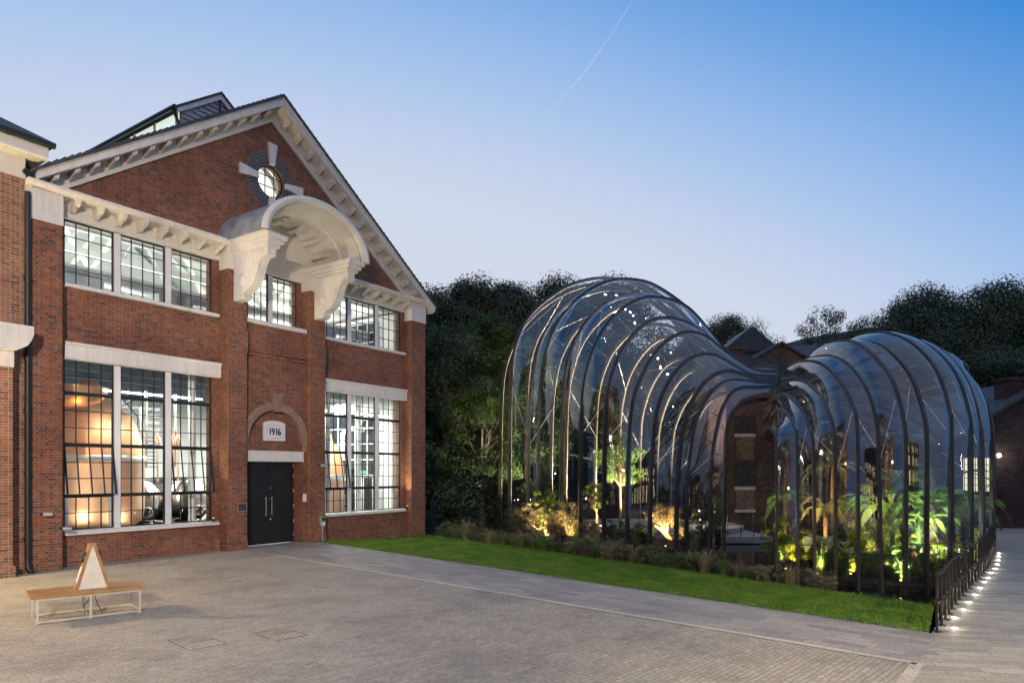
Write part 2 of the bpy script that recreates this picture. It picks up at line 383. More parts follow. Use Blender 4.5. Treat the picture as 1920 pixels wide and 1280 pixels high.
# wall above the arch ring (spandrels) between z=SP and 5.6
def arc(r, t): return (C+r*math.cos(t), SP+r*math.sin(t))
n = 24
for i in range(n):
    t, t2 = PI*i/n, PI*(i+1)/n
    a, b_ = arc(RI, t), arc(RI, t2)
    mb.face([(a[0], .2, a[1]), (a[0], .2, 5.6), (b_[0], .2, 5.6), (b_[0], .2, b_[1])])
mb.box(DU[0], DU[1], .36, .6, DZ+.42, 5.5)                       # tympanum brick behind the arch
for a, e in ((-.04, .15), (2.65, 2.84)): mb.box(a, e, .52, .9, 8.43, 10.34)
for z in (7.1, 7.26): mb.box(-.03, 2.83, .13, .199, z, z+.1)       # corbel band
mb.build('entrance_bay', M['brick'], B)
# pilasters and corner piers
for u0, u1 in ((-.78, -.04), (2.84, 3.58)):
    q = MB(); q.box(u0, u1, -.05, .499, 0, 10.0)
    q.box(u0-.03, u1+.03, -.08, .49, 6.4, 6.48); q.box(u0-.02, u1+.02, -.1, .48, 7.1, 7.9)
    q.box(u0-.02, u1+.02, -.09, .48, 0, .35)
    q.build('pilaster', M['brick'], B)
    q = MB(); q.box(u0-.02, u1+.02, -.07, .49, 10.0, 10.81); q.build('pilaster_cap', M['cream'], B)
for u0, u1 in ((-7.0, -6.05), (8.85, 9.82)):
    q = MB(); q.box(u0, u1, .05, .499, -1.6, 9.93); q.build('corner_pier', M['brick'], B)
    q = MB(); q.box(u0-.02, u1+.02, .02, .49, 9.93, 10.81); q.build('pier_cap', M['stone'], B)
# arch ring, keystone, door lintel
q = MB()
for i in range(n):
    t, t2 = PI*i/n, PI*(i+1)/n
    a, b_, c_, d_ = arc(RI-.02, t), arc(RO, t), arc(RO, t2), arc(RI-.02, t2)
    q.face([(p[0], .16, p[1]) for p in (a, b_, c_, d_)])
    q.face([(b_[0], .16, b_[1]), (b_[0], .2, b_[1]), (c_[0], .2, c_[1]), (c_[0], .16, c_[1])])
    q.face([(a[0], .36, a[1]), (a[0], .16, a[1]), (d_[0], .16, d_[1]), (d_[0], .36, d_[1])])
for s in (-1, 1):
    u = sorted((C+s*(RI-.02), C+s*RO)); q.box(u[0], u[1], .16, .36 if False else .199, 3.6, SP)
q.build('door_arch', M['terra'], B)
q = MB(); q.prism([(C-.14, 5.08), (C+.14, 5.08), (C+.21, 5.72), (C-.21, 5.72)], 'y', .08, .19); q.box(C-.25, C+.25, .06, .19, 5.72, 5.8)
q.build('keystone', M['terra'], B)
q = MB(); q.box(DU[0]+.003, DU[1]+.06, .19, .6, DZ+.02, DZ+.42); q.build('door_lintel', M['stone'], B)
q = MB(); q.box(DU[0], DU[1], .6, .8, DZ+.42, DZ+.6); q.box(DU[0]-.2, DU[0], .6, .9, 0, DZ+.4); q.box(DU[1], DU[1]+.2, .6, .9, 0, DZ+.4); q.build('door_jamb', M['brick'], B)
for k, (a, e) in enumerate(((DU[0]+.01, C-.004), (C+.004, DU[1]-.01))):
    q = MB(); q.box(a, e, .72, .78, .03, DZ+.02)
    d = q.build('door', M['door'], B)
    x = C-.13 if k == 0 else C+.13
    q = MB(); q.tube([(x, .62, 1.12), (x, .62, 1.85)], .018); q.tube([(x, .63, 1.2), (x, .72, 1.2)], .014); q.tube([(x, .63, 1.78), (x, .72, 1.78)], .014)
    q.build('handle', M['chrome'], d)
    if k == 1:
        for z in (.98, 2.18):
            q = MB(); q.lathe([(0, 0), (.03, 0), (.035, .01), (.035, .02)], (0,0,0), 12)
            q.v = [(C+.13+p[0], .715-p[2], z+p[1]) for p in q.v]; q.build('lock', M['chrome'], d)
        for z in (.25, .8, 1.4, 2.0, 2.6, 3.0):
            q = MB(); q.tube([(DU[1]-.03, .7, z), (DU[1]-.03, .7, z+.12)], .018); q.build('hinge', M['chrome'], d)

# windows -----------------------------------------------------------
def light(u0, u1, z0, z1, cols, rows, thick, hopper=None):
    """one steel light with glazing bars, its pane and (if open) the hopper sash tilted out at its foot"""
    w = MB(); y = .6; rh = (z1-z0)/rows; cw = (u1-u0)/cols
    for a, e, p, s_ in ((u0, u0+.045, z0, z1), (u1-.045, u1, z0, z1)): w.box(a, e, y-.03, y+.03, p, s_)
    for p in (z0, z1-.045): w.box(u0+.045, u1-.045, y-.03, y+.03, p, p+.045)
    hz = None
    if hopper: hz = (z1-hopper[1]*rh, z1-hopper[0]*rh)
    for i in range(1, rows):
        z = z1-i*rh; t = .055 if i in thick else .013
        if hz and hz[0]+.01 < z < hz[1]-.01: continue
        w.box(u0+.045, u1-.045, y-(.035 if i in thick else .018), y+(.03 if i in thick else .015), z-t, z+t)
    segs = [(z0+.045, z1-.045)] if not hz else [(z0+.045, hz[0]-.05), (hz[1]+.05, z1-.045)]
    for a, e in segs:
        for j in range(1, cols): w.box(u0+j*cw-.013, u0+j*cw+.013, y-.0195, y+.0165, a, e)
    o = w.build('window', M['black'], B)
    for a, e in segs:
        g = MB(); g.face([(u0, y+.005, a), (u1, y+.005, a), (u1, y+.005, e), (u0, y+.005, e)]); g.build('pane', M['glass'], o)
    if hz:
        k = MB(); H = hz[1]-hz[0]-.08; t = R(8.5)
        def T(u, dz, dy): return (u, y-.03-math.sin(t)*dz-dy*math.cos(t), hz[1]-.05-math.cos(t)*dz+dy*math.sin(t))
        for j in range(cols+1): k.bar(T(min(max(u0+j*cw, u0+.03), u1-.03), 0, 0), T(min(max(u0+j*cw, u0+.03), u1-.03), H, 0), .03 if 0 < j < cols else .05, .035)
        for i in range(4): k.bar(T(u0+.02, H*i/3, 0), T(u1-.02, H*i/3, 0), .03 if 0 < i < 3 else .05, .03)
        k.face([T(u0, 0, -.004), T(u1, 0, -.004), T(u1, H, -.004), T(u0, H, -.004)], 1)
        k.build('sash', [M['black'], M['glass']], o)
def mirror(l): return [(2*C-b_, 2*C-a) for a, b_ in reversed(l)]
LL = [(-5.81, -4.37), (-4.18, -2.72), (-2.53, -1.05)]
for lights, op in ((LL, (0, 2)), (mirror(LL), (0,))):
    for k, (a, e) in enumerate(lights):
        light(a, e, *ZL, 4, 10, (2, 5, 8), (5, 8) if k in op else None)
        light(a, e, *ZU, 4, 4, ())
    q = MB()
    for (a, e), (a2, e2) in zip(lights, lights[1:]):
        q.box(e, a2, .52, .68, ZL[0], ZL[1]); q.box(e, a2, .52, .68, *ZU)
    q.build('mullion', M['steelw'], B)
for a, e in ((.15, 1.31), (1.49, 2.65)): light(a, e, 8.45, 10.34, 4, 4, ())
q = MB(); q.box(1.31, 1.49, .52, .68, 8.45, 10.34); q.build('mullion', M['steelw'], B)
for w in (LW, RW):
    q = MB(); q.prism([(.3, 6.16), (.55, 6.16), (.55, 6.67), (.3, 6.67), (.28, 6.66), (.28, 6.6), (.33, 6.57), (.33, 6.18)][::1], 'x', w[0]-.04, w[1]+.22)
    q.build('window_lintel', M['stone'], B)
    q = MB(); q.prism([(.33, .93), (.56, .93), (.56, 1.07), (.4, 1.06), (.33, 1.03)], 'x', w[0]-.03, w[1]+.16); q.build('window_sill', M['stone'], B)
    q = MB(); q.prism([(.33, 8.3), (.56, 8.3), (.56, 8.44), (.4, 8.43), (.33, 8.4)], 'x', w[0]-.03, w[1]+.16); q.build('window_sill', M['stone'], B)
q = MB(); q.prism([(.06, 8.28), (.56, 8.28), (.56, 8.452), (.1, 8.45), (.06, 8.42)], 'x', .05, 2.75); q.build('window_sill', M['stone'], B)
# friezes, cornices, brackets ------------------------------------------------
for u0, u1 in ((-7.0, -.8), (3.6, 9.85)):
    q = MB(); q.box(u0+1.02 if u0 < 0 else u0, u1 if u0 < 0 else u1-1.02, .42, .9, 10.335, 10.81); q.build('frieze', M['cream'], B)
for u0, u1 in ((-7.0, -.8), (3.6, 10.2)):
    q = MB()
    q.prism([(-.2, 10.86), (-.14, 10.81), (.6, 10.81), (.6, 11.0), (.45, 11.02), (-.24, 10.97), (-.24, 10.9)], 'x', u0, u1)
    q.build('cornice', M['stone'], B)
def modillion(parent_mat):
    q = MB(); q.prism([(.42, 10.81), (.42, 10.5), (.3, 10.5), (.16, 10.6), (.02, 10.63), (-.08, 10.7), (-.08, 10.81)], 'x', -.065, .065)
    q.box(-.085, .085, -.1, .43, 10.775, 10.809)
    return q.build('cornice_bracket', parent_mat, B)
md = modillion(M['cream']); first = True
for k in range(8):
    for u in (-5.66+k*.66, 4.0+k*.66):
        o = md if first else md.copy()
        if not first: COL.objects.link(o); o.parent = B
        o.location = (u, 0, 0); first = False
# raking eaves -----------------------------------------------------------
SL = .7; ZR = 17.02
for s in (-1, 1):
    UE = 8.85 if s > 0 else 8.2
    def P(d, z): return (C+s*d, z)
    q = MB()
    top = lambda d: ZR-SL*d
    q.prism([P(0, top(0)-.06), P(0, top(0)-.36), P(UE, top(UE)-.3), P(UE, top(UE)-.04)], 'y', -.2, -.08); q.prism([P(0, top(0)-.02), P(0, top(0)-.1), P(UE, top(UE)-.1), P(UE, top(UE)-.02)], 'y', -.26, -.2)
    q.build('bargeboard', M['stone'], B)
    q = MB(); q.prism([P(0, top(0)-.27), P(0, top(0)-.34), P(UE, top(UE)-.33), P(UE, top(UE)-.26)], 'y', -.08, .5); q.prism([P(0, top(0)-.34), P(0, top(0)-.8), P(7.75, top(7.75)-.8), P(8.2, top(8.2)-.34)], 'y', .4, .49)
    q.build('raking_soffit', M['cream'], B)
    base = None
    for k in range(15):
        d = .42+k*.555; z = top(d)-.34
        if base is None:
            q = MB()
            prof = [(-.06, 0), (.4, 0), (.4, -.27), (.28, -.27), (.12, -.17), (-.02, -.14), (-.06, -.09)]
            rows = []
            for uu in (-.068, .068): rows.append([(uu, y, zz-SL*uu*s) for y, zz in prof])
            q.face(rows[0][::-1]); q.face(rows[1])
            for i in range(len(prof)):
                j = (i+1) % len(prof); q.face([rows[0][i], rows[0][j], rows[1][j], rows[1][i]])
            o = base = q.build('eaves_bracket', M['cream'], B)
        else:
            o = base.copy(); COL.objects.link(o); o.parent = B
        o.location = (C+s*d, 0, z)
    # roof slope
    q = MB(); q.prism([P(-.0, ZR+.06), P(0, ZR-.06), P(UE+.12, ZR-SL*(UE+.12)-.06), P(UE+.12, ZR-SL*(UE+.12)+.04)], 'y', -.3, 34.3)
    for k in range(int(UE/.2)):
        d = .2*k+.1; q.box(*sorted((C+s*d, C+s*(d+.03))), -.31, 34.3, ZR-SL*d+.03, ZR-SL*d+.065)
    q.build('roof', M['slate'], B)
    q = MB(); q.prism([P(0, ZR-.5), P(0, ZR-.56), P(8.3, ZR-SL*8.3-.56), P(8.3, ZR-SL*8.3-.5)], 'y', .9, 33.5); q.build('roof_lining', M['white'], B)
    q = MB(); q.tube([(C+s*(UE+.2), -.1, top(UE)-.14), (C+s*(UE+.2), 34, top(UE)-.14)], .09); q.build('gutter', M['black'], B)
# lantern on the ridge
lb = 3.83; LZ = 18.4; LH = 1.86
la = MB()
for s in (-1, 1):
    la.prism([(C, LZ), (C, LZ-.1), (C+s*(LH+.1), LZ-.73*(LH+.1)-.1), (C+s*(LH+.1), LZ-.73*(LH+.1))], 'y', lb-.15, 17)
lan = la.build('roof_lantern', M['slate'], B)
q = MB()
q.prism([(C-1.6, ZR-.8), (C+1.6, ZR-.8), (C+1.6, 17.0), (C, LZ-.3), (C-1.6, 17.0)], 'y', lb+.1, lb+.16)
for k in range(10):
    z = 16.3+k*.2; h = 1.58 if z < 17 else max(.1, (LZ-.35-z)/.85)
    q.prism([(lb+.02, z), (lb+.1, z+.14), (lb+.1, z+.17), (lb, z+.03)], 'x', C-h, C+h)
q.build('louvre', mat('blue_grey_boarding', (.38,.41,.47), .6, var=.12), lan)
q = MB()
for s in (-1, 1):
    for k in range(8):
        pq = MB(); pq.box(*sorted((C+s*1.66, C+s*1.6)), lb+.3+k*1.6, lb+.42+k*1.6, 15.5, 17.0); pq.build('lantern_post', M['stone'], lan)
    q.prism([(C+s*0, LZ-.1), (C+s*0, LZ-.32), (C+s*LH, LZ-.73*LH-.3), (C+s*LH, LZ-.73*LH-.1)], 'y', lb-.1, lb-.04)
q.build('lantern_frame', M['stone'], lan)
q = MB()
for s in (-1, 1): q.box(*sorted((C+s*1.58, C+s*1.55)), lb+.3, 16.8, 15.4, 17.0)
q.build('lantern_light', emit('lantern_glow', (.85,.95,.82), .75), lan)
q = MB()
q.tube([(C-LH-.1, lb-.1, 16.95), (C-LH-.1, 17, 16.95)], .08); q.tube([(C-LH-.1, lb+.1, 16.95), (C-1.5, lb+.05, 16.0)], .06); q.tube([(C, lb-.02, LZ-.2), (C, lb-.02, 16.4)], .035)
q.build('gutter', M['black'], lan)
# oculus ------------------------------------------------------------
q = MB()
for rr in range(4):
    a, b_ = .62+rr*.115, .62+rr*.115+.1
    for t in range(36+rr*5):
        k = 36+rr*5; t0 = 2*PI*(t+.06)/k; t1 = 2*PI*(t+.94)/k
        pts = [(C+r_*math.cos(x), oc_z+r_*math.sin(x)) for r_, x in ((a, t0), (b_, t0), (b_, t1), (a, t1))]
        q.face([(p[0], .485, p[1]) for p in pts], 0)
for t in range(48):
    t0, t1 = 2*PI*t/48, 2*PI*(t+1)/48
    q.face([(C+r_*math.cos(x), .492, oc_z+r_*math.sin(x)) for r_, x in ((.6, t0), (1.08, t0), (1.08, t1), (.6, t1))], 1)
oc = q.build('oculus', [mat('blue_brick_header', (.06,.06,.072), .7, var=.4, scale=9), mat('pale_mortar', (.26,.24,.22), .9)], B)
q = MB()
for t in range(4):
    c, s = math.cos(t*PI/2), math.sin(t*PI/2)
    f = lambda r_, w_: (C+c*r_-s*w_, oc_z+s*r_+c*w_)
    r1 = 1.42 if t != 3 else 1.2
    poly = [f(.62, -.1), f(r1, -.2), f(r1, .2), f(.62, .1)]
    k = MB(); k.prism(poly, 'y', .36, .48); k.build('keystone', M['stone'], oc)
q = MB()
for t in range(32):
    t0, t1 = 2*PI*t/32, 2*PI*(t+1)/32
    q.face([(C+r_*math.cos(x), .6, oc_z+r_*math.sin(x)) for r_, x in ((.55, t0), (.6, t0), (.6, t1), (.55, t1))])
for k in (-.2, .2):
    h = math.sqrt(.58**2-k*k); q.box(C+k-.015, C+k+.015, .585, .61, oc_z-h, oc_z+h); q.box(C-h, C+h, .58, .605, oc_z+k-.015, oc_z+k+.015)
q.build('window_frame', M['black'], oc)
q = MB(); q.face([(C+.6*math.cos(2*PI*t/32), .62, oc_z+.6*math.sin(2*PI*t/32)) for t in range(32)]); q.build('pane', M['glass'], oc)
# arched hood on scroll brackets --------------------------------------------
HR = 2.34; HZ = 10.9; HB = -2.3
hd = MB()
nseg = 40
def ringp(r, t): return (C+r*math.cos(t), HZ+r*math.sin(t))
HRISE = .7
def hp(r, t): return (C+r*math.cos(t), HZ+r*math.sin(t)*HRISE)
for (r0, y0), (r1, y1), mi in (((HR, .49), (HR, HB+.12), 1), ((HR, HB+.12), (HR+.09, HB+.05), 0), ((HR+.09, HB+.05), (HR+.09, HB-.04), 0), ((HR+.09, HB-.04), (HR-.05, HB-.1), 0), ((HR-.05, HB-.1), (HR-.2, HB-.03), 0), ((HR-.2, HB-.03), (HR-.24, HB+.1), 0), ((HR-.24, HB+.1), (HR-.17, HB+.22), 0), ((HR-.17, HB+.22), (HR-.17, -1.1), 0), ((HR-.17, -1.1), (HR-.23, -1.05), 0), ((HR-.23, -1.05), (HR-.23, -.85), 0), ((HR-.23, -.85), (HR-.17, -.8), 0), ((HR-.17, -.8), (HR-.17, .42), 0)):
    rows = []
    for yy, rr in ((y0, r0), (y1, r1)): rows.append([(hp(rr, PI*i/nseg)[0], yy, hp(rr, PI*i/nseg)[1]) for i in range(nseg+1)])
    hd.grid(rows, mi, True)
for s in (0, 1):
    t = PI*s; hd.face([(hp(HR, t)[0], .49, HZ), (hp(HR, t)[0], HB, HZ), (hp(HR-.2, t)[0], HB, HZ), (hp(HR-.2, t)[0], .49, HZ)])
hood = hd.build('arched_hood', [M['stone'], M['lead']], B)
q = MB(); q.prism([(C+2.28*math.cos(PI*i/24), HZ+2.28*HRISE*math.sin(PI*i/24)) for i in range(25)], 'y', .41, .48); q.box(-.03, 2.83, .412, .9, 10.345, HZ); q.build('hood_back', M['cream'], B)
for k in range(7):
    t = PI*(k+1)/8
    q = MB(); c_, s_ = math.cos(t), math.sin(t)
    f = lambda r_, w_: (C+c_*r_-s_*w_, HZ+(s_*r_+c_*w_)*HRISE)
    q.prism([f(2.16, -.12), f(2.16, .12), f(1.93, .1), f(1.93, -.1)], 'y', -.2, .4); q.prism([f(2.16, -.12), f(2.16, .12), f(2.03, .1), f(2.03, -.1)], 'y', -.45, -.2); q.build('rib_block', M['cream'], hood)
for u0, u1 in ((-.57, -.22), (3.03, 3.38)):
    q = MB()
    prof = [(-.05, 8.88), (-.5, 8.88), (-.62, 8.95), (-.6, 9.1), (-.72, 9.14), (-1.0, 9.24), (-1.2, 9.42), (-1.36, 9.7), (-1.48, 10.0), (-1.64, 10.18), (-1.95, 10.22), (-1.98, 10.5), (-.05, 10.5)]
    q.prism(prof, 'x', u0, u1)
    q.prism([(y+.07, z+.03) for y, z in prof[6:11]]+[(-1.7, 10.4), (-.9, 10.4)], 'x', u0-.04, u1+.04)
    q.box(u0-.08, u1+.08, -2.06, .49, 10.5, 10.62); q.box(u0-.15, u1+.15, -2.18, .48, 10.62, 10.75); q.box(u0-.22, u1+.22, -2.3, .47, 10.75, 10.899)
    q.lathe([(.2, .0), (.2, .04), (.13, .06), (0, .07)], (0,0,0), 20)
    k = 4*20
    q.v[-k:] = [(u0-p[2], -.55+p[0], 9.55+p[1]) for p in q.v[-k:]]
    br_ = q.build('scroll_bracket', M['stone'], hood)
# interior of the still house ----------------------------------------
q = MB(); q.box(-6.6, 9.4, .9, 33.6, -.2, .0); q.build('interior_floor', M['floor'], B)
q = MB()
q.box(-6.6, -6.5, .9, 20, .002, 10.5); q.box(9.28, 9.4, .9, 20, .002, 10.5); q.prism([(-6.5, .002), (9.28, .002), (9.28, 10.7), (C, 16.2), (-6.5, 10.7)], 'y', 15, 15.1); q.build('interior_wall', M['white'], B)
q = MB(); q.box(-6.5, 9.28, .92, 15, 6.75, 7.1)
for k in range(6): q.box(-6.5, 9.28, 2.4+k*2.2, 2.65+k*2.2, 6.45, 6.749)
q.build('interior_ceiling', M['ceil'], B)
q = MB()
for k in range(5):
    y = 2.+k*2.6
    q.box(-6.4, 9.2, y, y+.16, 10.6, 10.85)
    for s in (-1, 1):
        q.bar((C, y+.08, 15.6), (C+s*7.2, y+.08, 10.8), .16, .22); q.bar((C+s*3.4, y+.08, 10.8), (C+s*1.2, y+.08, 14.7), .12, .14); q.bar((C+s*3.4, y+.08, 10.8), (C+s*4.6, y+.08, 12.6), .12, .14)
q.build('roof_truss', M['white'], B)
q = MB()
for k in range(3): q.tube([(-6.2, 3.2+k*3.4, 9.5+.3*k), (9, 3.2+k*3.4, 9.5+.3*k)], .28, 12)
for u in (-5, -1.8, 5.2): q.box(u, u+1.3, 2.6, 3.6, 8.6, 9.3)
for u in (-3.6, 4.6, 7.0): q.bar((u, 2, 8.0), (u+2.4, 6, 10.2), .12, .3)
q.build('ventilation_duct', M['grey'], B)
q = MB()
for u in (-5.45, -3.9, -1.3, 4.9, 6.7, 8.9): q.tube([(u, 1.35, .003), (u, 1.35, 6.74)], .13, 14) if u not in (-5.45,-3.9) else q.tube([(u, 1.5, .003), (u, 1.5, 2.0)], .17, 14)
q.build('white_column', M['white'], B)
q = MB(); q.box(-5.9, -.95, 1.25, 1.33, 5.4, 5.46); q.box(3.75, 8.7, 1.25, 1.33, 5.4, 5.46); q.build('strip_light', M['lwhite'], B)
for z0, z1 in ((2.6, 5.9), (8.3, 10.3)):
    for y0 in (2.6, 7.2):
        q = MB(); q.box(9.22, 9.278, y0, y0+3.6, z0, z1)
        o = q.build('night_window', M['nightpane'], B)
        f = MB()
        for k in range(6): f.box(9.18, 9.218, y0+k*.71, y0+k*.71+.05, z0, z1)
        for k in range(5): f.box(9.175, 9.213, y0, y0+3.6, z0+k*(z1-z0)/4.2, z0+k*(z1-z0)/4.2+.05)
        f.build('glazing_bar', M['steelw'], o)
# stills, tanks and pipework (things standing in the room)
def still(u, b, r, h, label):
    t = thing('copper_still', label, 'still', fw(u, b, 0), ANG, 'copper stills')
    q = MB(); q.lathe([(r*.45, .75), (r*.8, .85), (r*.97, 1.1), (r, 1.6), (r, h*.55), (r*1.01, h*.55+.02)], seg=40); q.build('pot', M['copper'], t)
    q = MB(); q.lathe([(r*1.03, h*.55), (r*1.04, h*.55+.05), (r*1.04, h*.55+.2), (r*1.02, h*.55+.22)], seg=40); q.build('collar', M['alu'], t)
    q = MB(); q.lathe([(r*1.0, h*.55+.22), (r*.97, h*.66), (r*.85, h*.78), (r*.62, h*.88), (r*.34, h*.94), (r*.2, h), (r*.17, h*1.05), (0, h*1.06)], seg=40); q.build('head', M['copperd'], t)
    q = MB()
    for k in range(4):
        a = PI/4+k*PI/2; q.tube([(r*.6*math.cos(a), r*.6*math.sin(a), 0), (r*.6*math.cos(a), r*.6*math.sin(a), .95)], .09)
    q.build('leg', M['white'], t)
    return t
still(-3.5, 4.1, 1.75, 5.75, 'big copper still pot behind the lower left windows')
still(7.05, 3.7, .72, 4.4, 'smaller copper still behind the open right hand sash')
q = MB(); q.lathe([(0, 4.88), (.4, 4.92), (.8, 5.08), (1.0, 5.3), (1.05, 5.5), (1.05, 5.52)], seg=32)
tag(q.build('copper_dome', M['copperd'], None, fw(-4.95, 2.1, .0), ANG), 'glowing round copper cowl hanging under the dark ceiling', 'cowl')
def tankh(u, b, r, z, L, label):
    t = thing('steel_tank', label, 'tank', fw(u, b, z), ANG, 'steel tanks')
    q = MB(); prof = [(0, 0), (r*.35, .03), (r*.62, .1), (r*.85, .25), (r*.96, .42), (r, .6), (r, L)]
    q.lathe(prof, seg=36); q.v = [(p[0], p[2], p[1]) for p in q.v]; q.build('shell', M['tank'], t)
    q = MB(); q.lathe([(r*.2, -.05), (r*.24, -.04), (r*.24, .06), (r*.17, .08)], seg=24); q.v = [(p[0]+.1, p[2], p[1]-.45*r) for p in q.v]; q.box(-.2, .2, .02, .1, .1, .35); q.build('manway', M['grey'], t)
    q = MB()
    for s in (-1, 1): q.tube([(s*r*.6, .8, -r*.7), (s*r*.6, .8, -z)], .08)
    q.build('leg', M['grey'], t)
tankh(-.75, 5.6, .98, 1.6, 3.2, 'round steel tank end beside the big copper still')
tankh(1.45, 5.6, .98, 1.6, 3.2, 'round steel tank end at the right edge of the lower left windows')
pw = thing('pipework', 'tangle of dark and copper pipes, valves and ladders among the tanks', 'pipework', fw(0, 0, 0), ANG)
q = MB()
for k in range(60):
    u = rnd.uniform(-5.8, .6); b_ = rnd.uniform(3.6, 7.5); z = rnd.uniform(.3, 1.0); 
    if b_ < 6.5 and u < -2.6: z *= .8
    q.tube([(u, b_, 0), (u, b_, z), (u+rnd.uniform(-.5, .5), b_, z), (u+rnd.uniform(-.5, .5), b_, z+rnd.uniform(-.3, .3))], rnd.uniform(.02, .05), 6)
for k in range(14):
    u = rnd.uniform(-2.9, .8); b_ = rnd.uniform(6.5, 9); q.tube([(u, b_, 0), (u, b_, rnd.uniform(3, 5.8)), (u+rnd.uniform(-1.5, 1.5), b_, 5.9)], rnd.uniform(.025, .06), 6)
for k in range(9): q.box(-2.6, 1.0, 7.9, 7.95, 3+k*.16, 3.03+k*.16)
q.bar((-3.0, 6, 5.0), (-.9, 6, 2.6), .12, .12); q.bar((-3.0, 6.3, 4.2), (-1.2, 6.3, 2.2), .06, .06)
q.build('dark_pipe', M['dark'], pw)
q = MB()
for k in range(26):
    u = rnd.uniform(-5.6, .6); b_ = rnd.uniform(2.6, 3.2); z = rnd.uniform(.3, .95)
    q.tube([(u, b_, 0), (u, b_, z), (u+.15, b_-.05, z+.1)], rnd.uniform(.02, .05), 6); q.lathe([(0, -.06), (.07, -.04), (.07, .04), (0, .06)], (u, b_, z), 8)
for u in (-.3, .9): q.tube([(u, 6.8, 2.6), (u, 6.8, 5.5)], .05, 10)
q.tube([(-.9, 5.2, 3), (-.9, 5.2, 6)], .05); q.tube([(.4, 5.4, 3), (.4, 5.4, 6)], .05)
q.build('bright_pipe', M['chrome'], pw)
q = MB()
for u in (-.55, .1, .3): q.tube([(u, 5, 2.4), (u, 5, 4.5)], .035, 8); q.lathe([(.04, 3.7), (.11, 3.8), (.11, 4.1), (.04, 4.25)], (u, 5, 0), 12)
q.build('copper_column', M['copper'], pw)
q = MB()
for k in range(4): q.box(-2.6, 1.2, 8+k*.01, 8.1+k*.01, 4.6+.3*k, 4.72+.3*k)
q.box(-2.2, -1.2, 8.5, 8.6, 1.5, 4.4); q.box(-.7, .5, 8.5, 8.6, 1.5, 4.4)
q.build('gantry', M['grey'], pw)
rk = thing('equipment_rack', 'white cabinets, pipes and shelving behind the lower right windows', 'equipment', fw(2.2, 0, 0), ANG)
q = MB()
for u, b_, w, h in ((5.9, 4.2, .8, 2.3), (4.4, 8, 1.0, 2.6)):
    q.box(u, u+w, b_, b_+.6, .003, h)
q.build('cabinet', M['white'], rk)
q = MB()
for z in (.5, 1.1, 1.7, 2.3, 2.9): q.box(5.0, 6.3, 3.3, 3.8, z, z+.05)
q.box(6.4, 6.9, 2.9, 2.96, .1, 2.5); q.box(5.0, 5.05, 3.3, 3.8, .003, 3.2); q.box(6.25, 6.3, 3.3, 3.8, .003, 3.2)
for k in range(14):
    u = rnd.uniform(4, 6.2); q.box(u, u+.25, 3.35, 3.7, .55+.6*(k % 4), .85+.6*(k % 4))
q.build('shelf', M['dark'], rk)
q = MB()
q.tube([(6.0, 3, .1), (6.0, 3, 5.0), (6.3, 3, 5.4), (7, 3, 5.5)], .12, 12); q.tube([(5.4, 3.4, 3.4), (5.4, 3.4, 4.6), (5.8, 3.4, 4.9), (6.8, 3.4, 4.9)], .12, 12); q.tube([(6.6, 2.4, .1), (6.6, 2.4, 6.2)], .09, 12)
q.build('white_pipe', M['white'], rk)
q = MB(); q.box(6.45, 6.8, 2.86, 2.88, .5, .54); q.box(6.3, 6.6, 3.0, 3.06, 2.7, 2.85); q.build('indicator_light', M['lgreen'], rk)
for nm, loc, pw_, sz, sy, tg in (('still_hall_light', (-2.4, 9.5, 6.3), 620, 6, 5, (-2.4, 9.5, 0)), ('still_hall_light', (5.8, 5.5, 6.3), 850, 5, 6, (5.8, 5.5, 0)), ('upper_hall_light', (-3, 6, 8.0), 520, 6, 8, (-3, 6, 20)), ('upper_hall_light', (5.8, 6, 8.0), 520, 6, 8, (5.8, 6, 20)), ('window_bank_light', (-3.4, 1.5, 5.3), 45, 4.6, .3, (-3.4, 4.5, 1)), ('window_bank_light', (6.2, 1.5, 5.3), 120, 4.6, .3, (6.2, 4.5, 1))):
    o = lamp(nm, 'AREA', fw(*loc), pw_*2.2, (.96, 1, .94), fw(*tg), sz, sizey=sy)
for u in (-5.2, -3.9, -2.6): lamp('still_spotlight', 'SPOT', fw(u, 1.35, .35), 230, (1, .78, .5), fw(-3.6, 4.1, 2.9), .1, 80)
lamp('cowl_light', 'POINT', fw(-4.95, 1.5, 4.7), 14, (1, .65, .25), None, .08)

# year plaque ---------------------------------------------------------
pl = thing('date_plaque', 'white arched plaque reading 1916 under the brick door arch', 'plaque', fw(C, .36, 4.37), ANG)
q = MB(); W2 = .47
def plq(s, y0, y1, zt):
    poly = [(-W2*s, -.38*s), (W2*s, -.38*s), (W2*s, .26*s)]+[(W2*s*math.cos(PI*i/12), .26*s+.12*s*math.sin(PI*i/12)) for i in range(1, 12)]+[(-W2*s, .26*s)]
    q.prism(poly, 'y', y0, y1)
plq(1, -.1, -.002, 0)
q.build('panel', M['steelw'], pl)
q = MB()
for a, e, p, s_ in ((-.37, .37, -.28, -.265), (-.37, .37, .2, .215), (-.37, -.355, -.265, .2), (.355, .37, -.265, .2)): q.box(a, e, -.106, -.101, p, s_)
q.build('border', M['conc'], pl)
q = MB()
def stroke(pts, w):
    L_, R_ = [], []
    for i, p in enumerate(pts):
        a = Vector(pts[max(i-1, 0)]); b = Vector(pts[min(i+1, len(pts)-1)]); t = (b-a).normalized(); nrm = Vector((-t.y, t.x))*w/2; p = Vector(p)
        L_.append(p+nrm); R_.append(p-nrm)
    for i in range(len(pts)-1):
        q.prism([L_[i], L_[i+1], R_[i+1], R_[i]], 'y', -.112, -.1035)
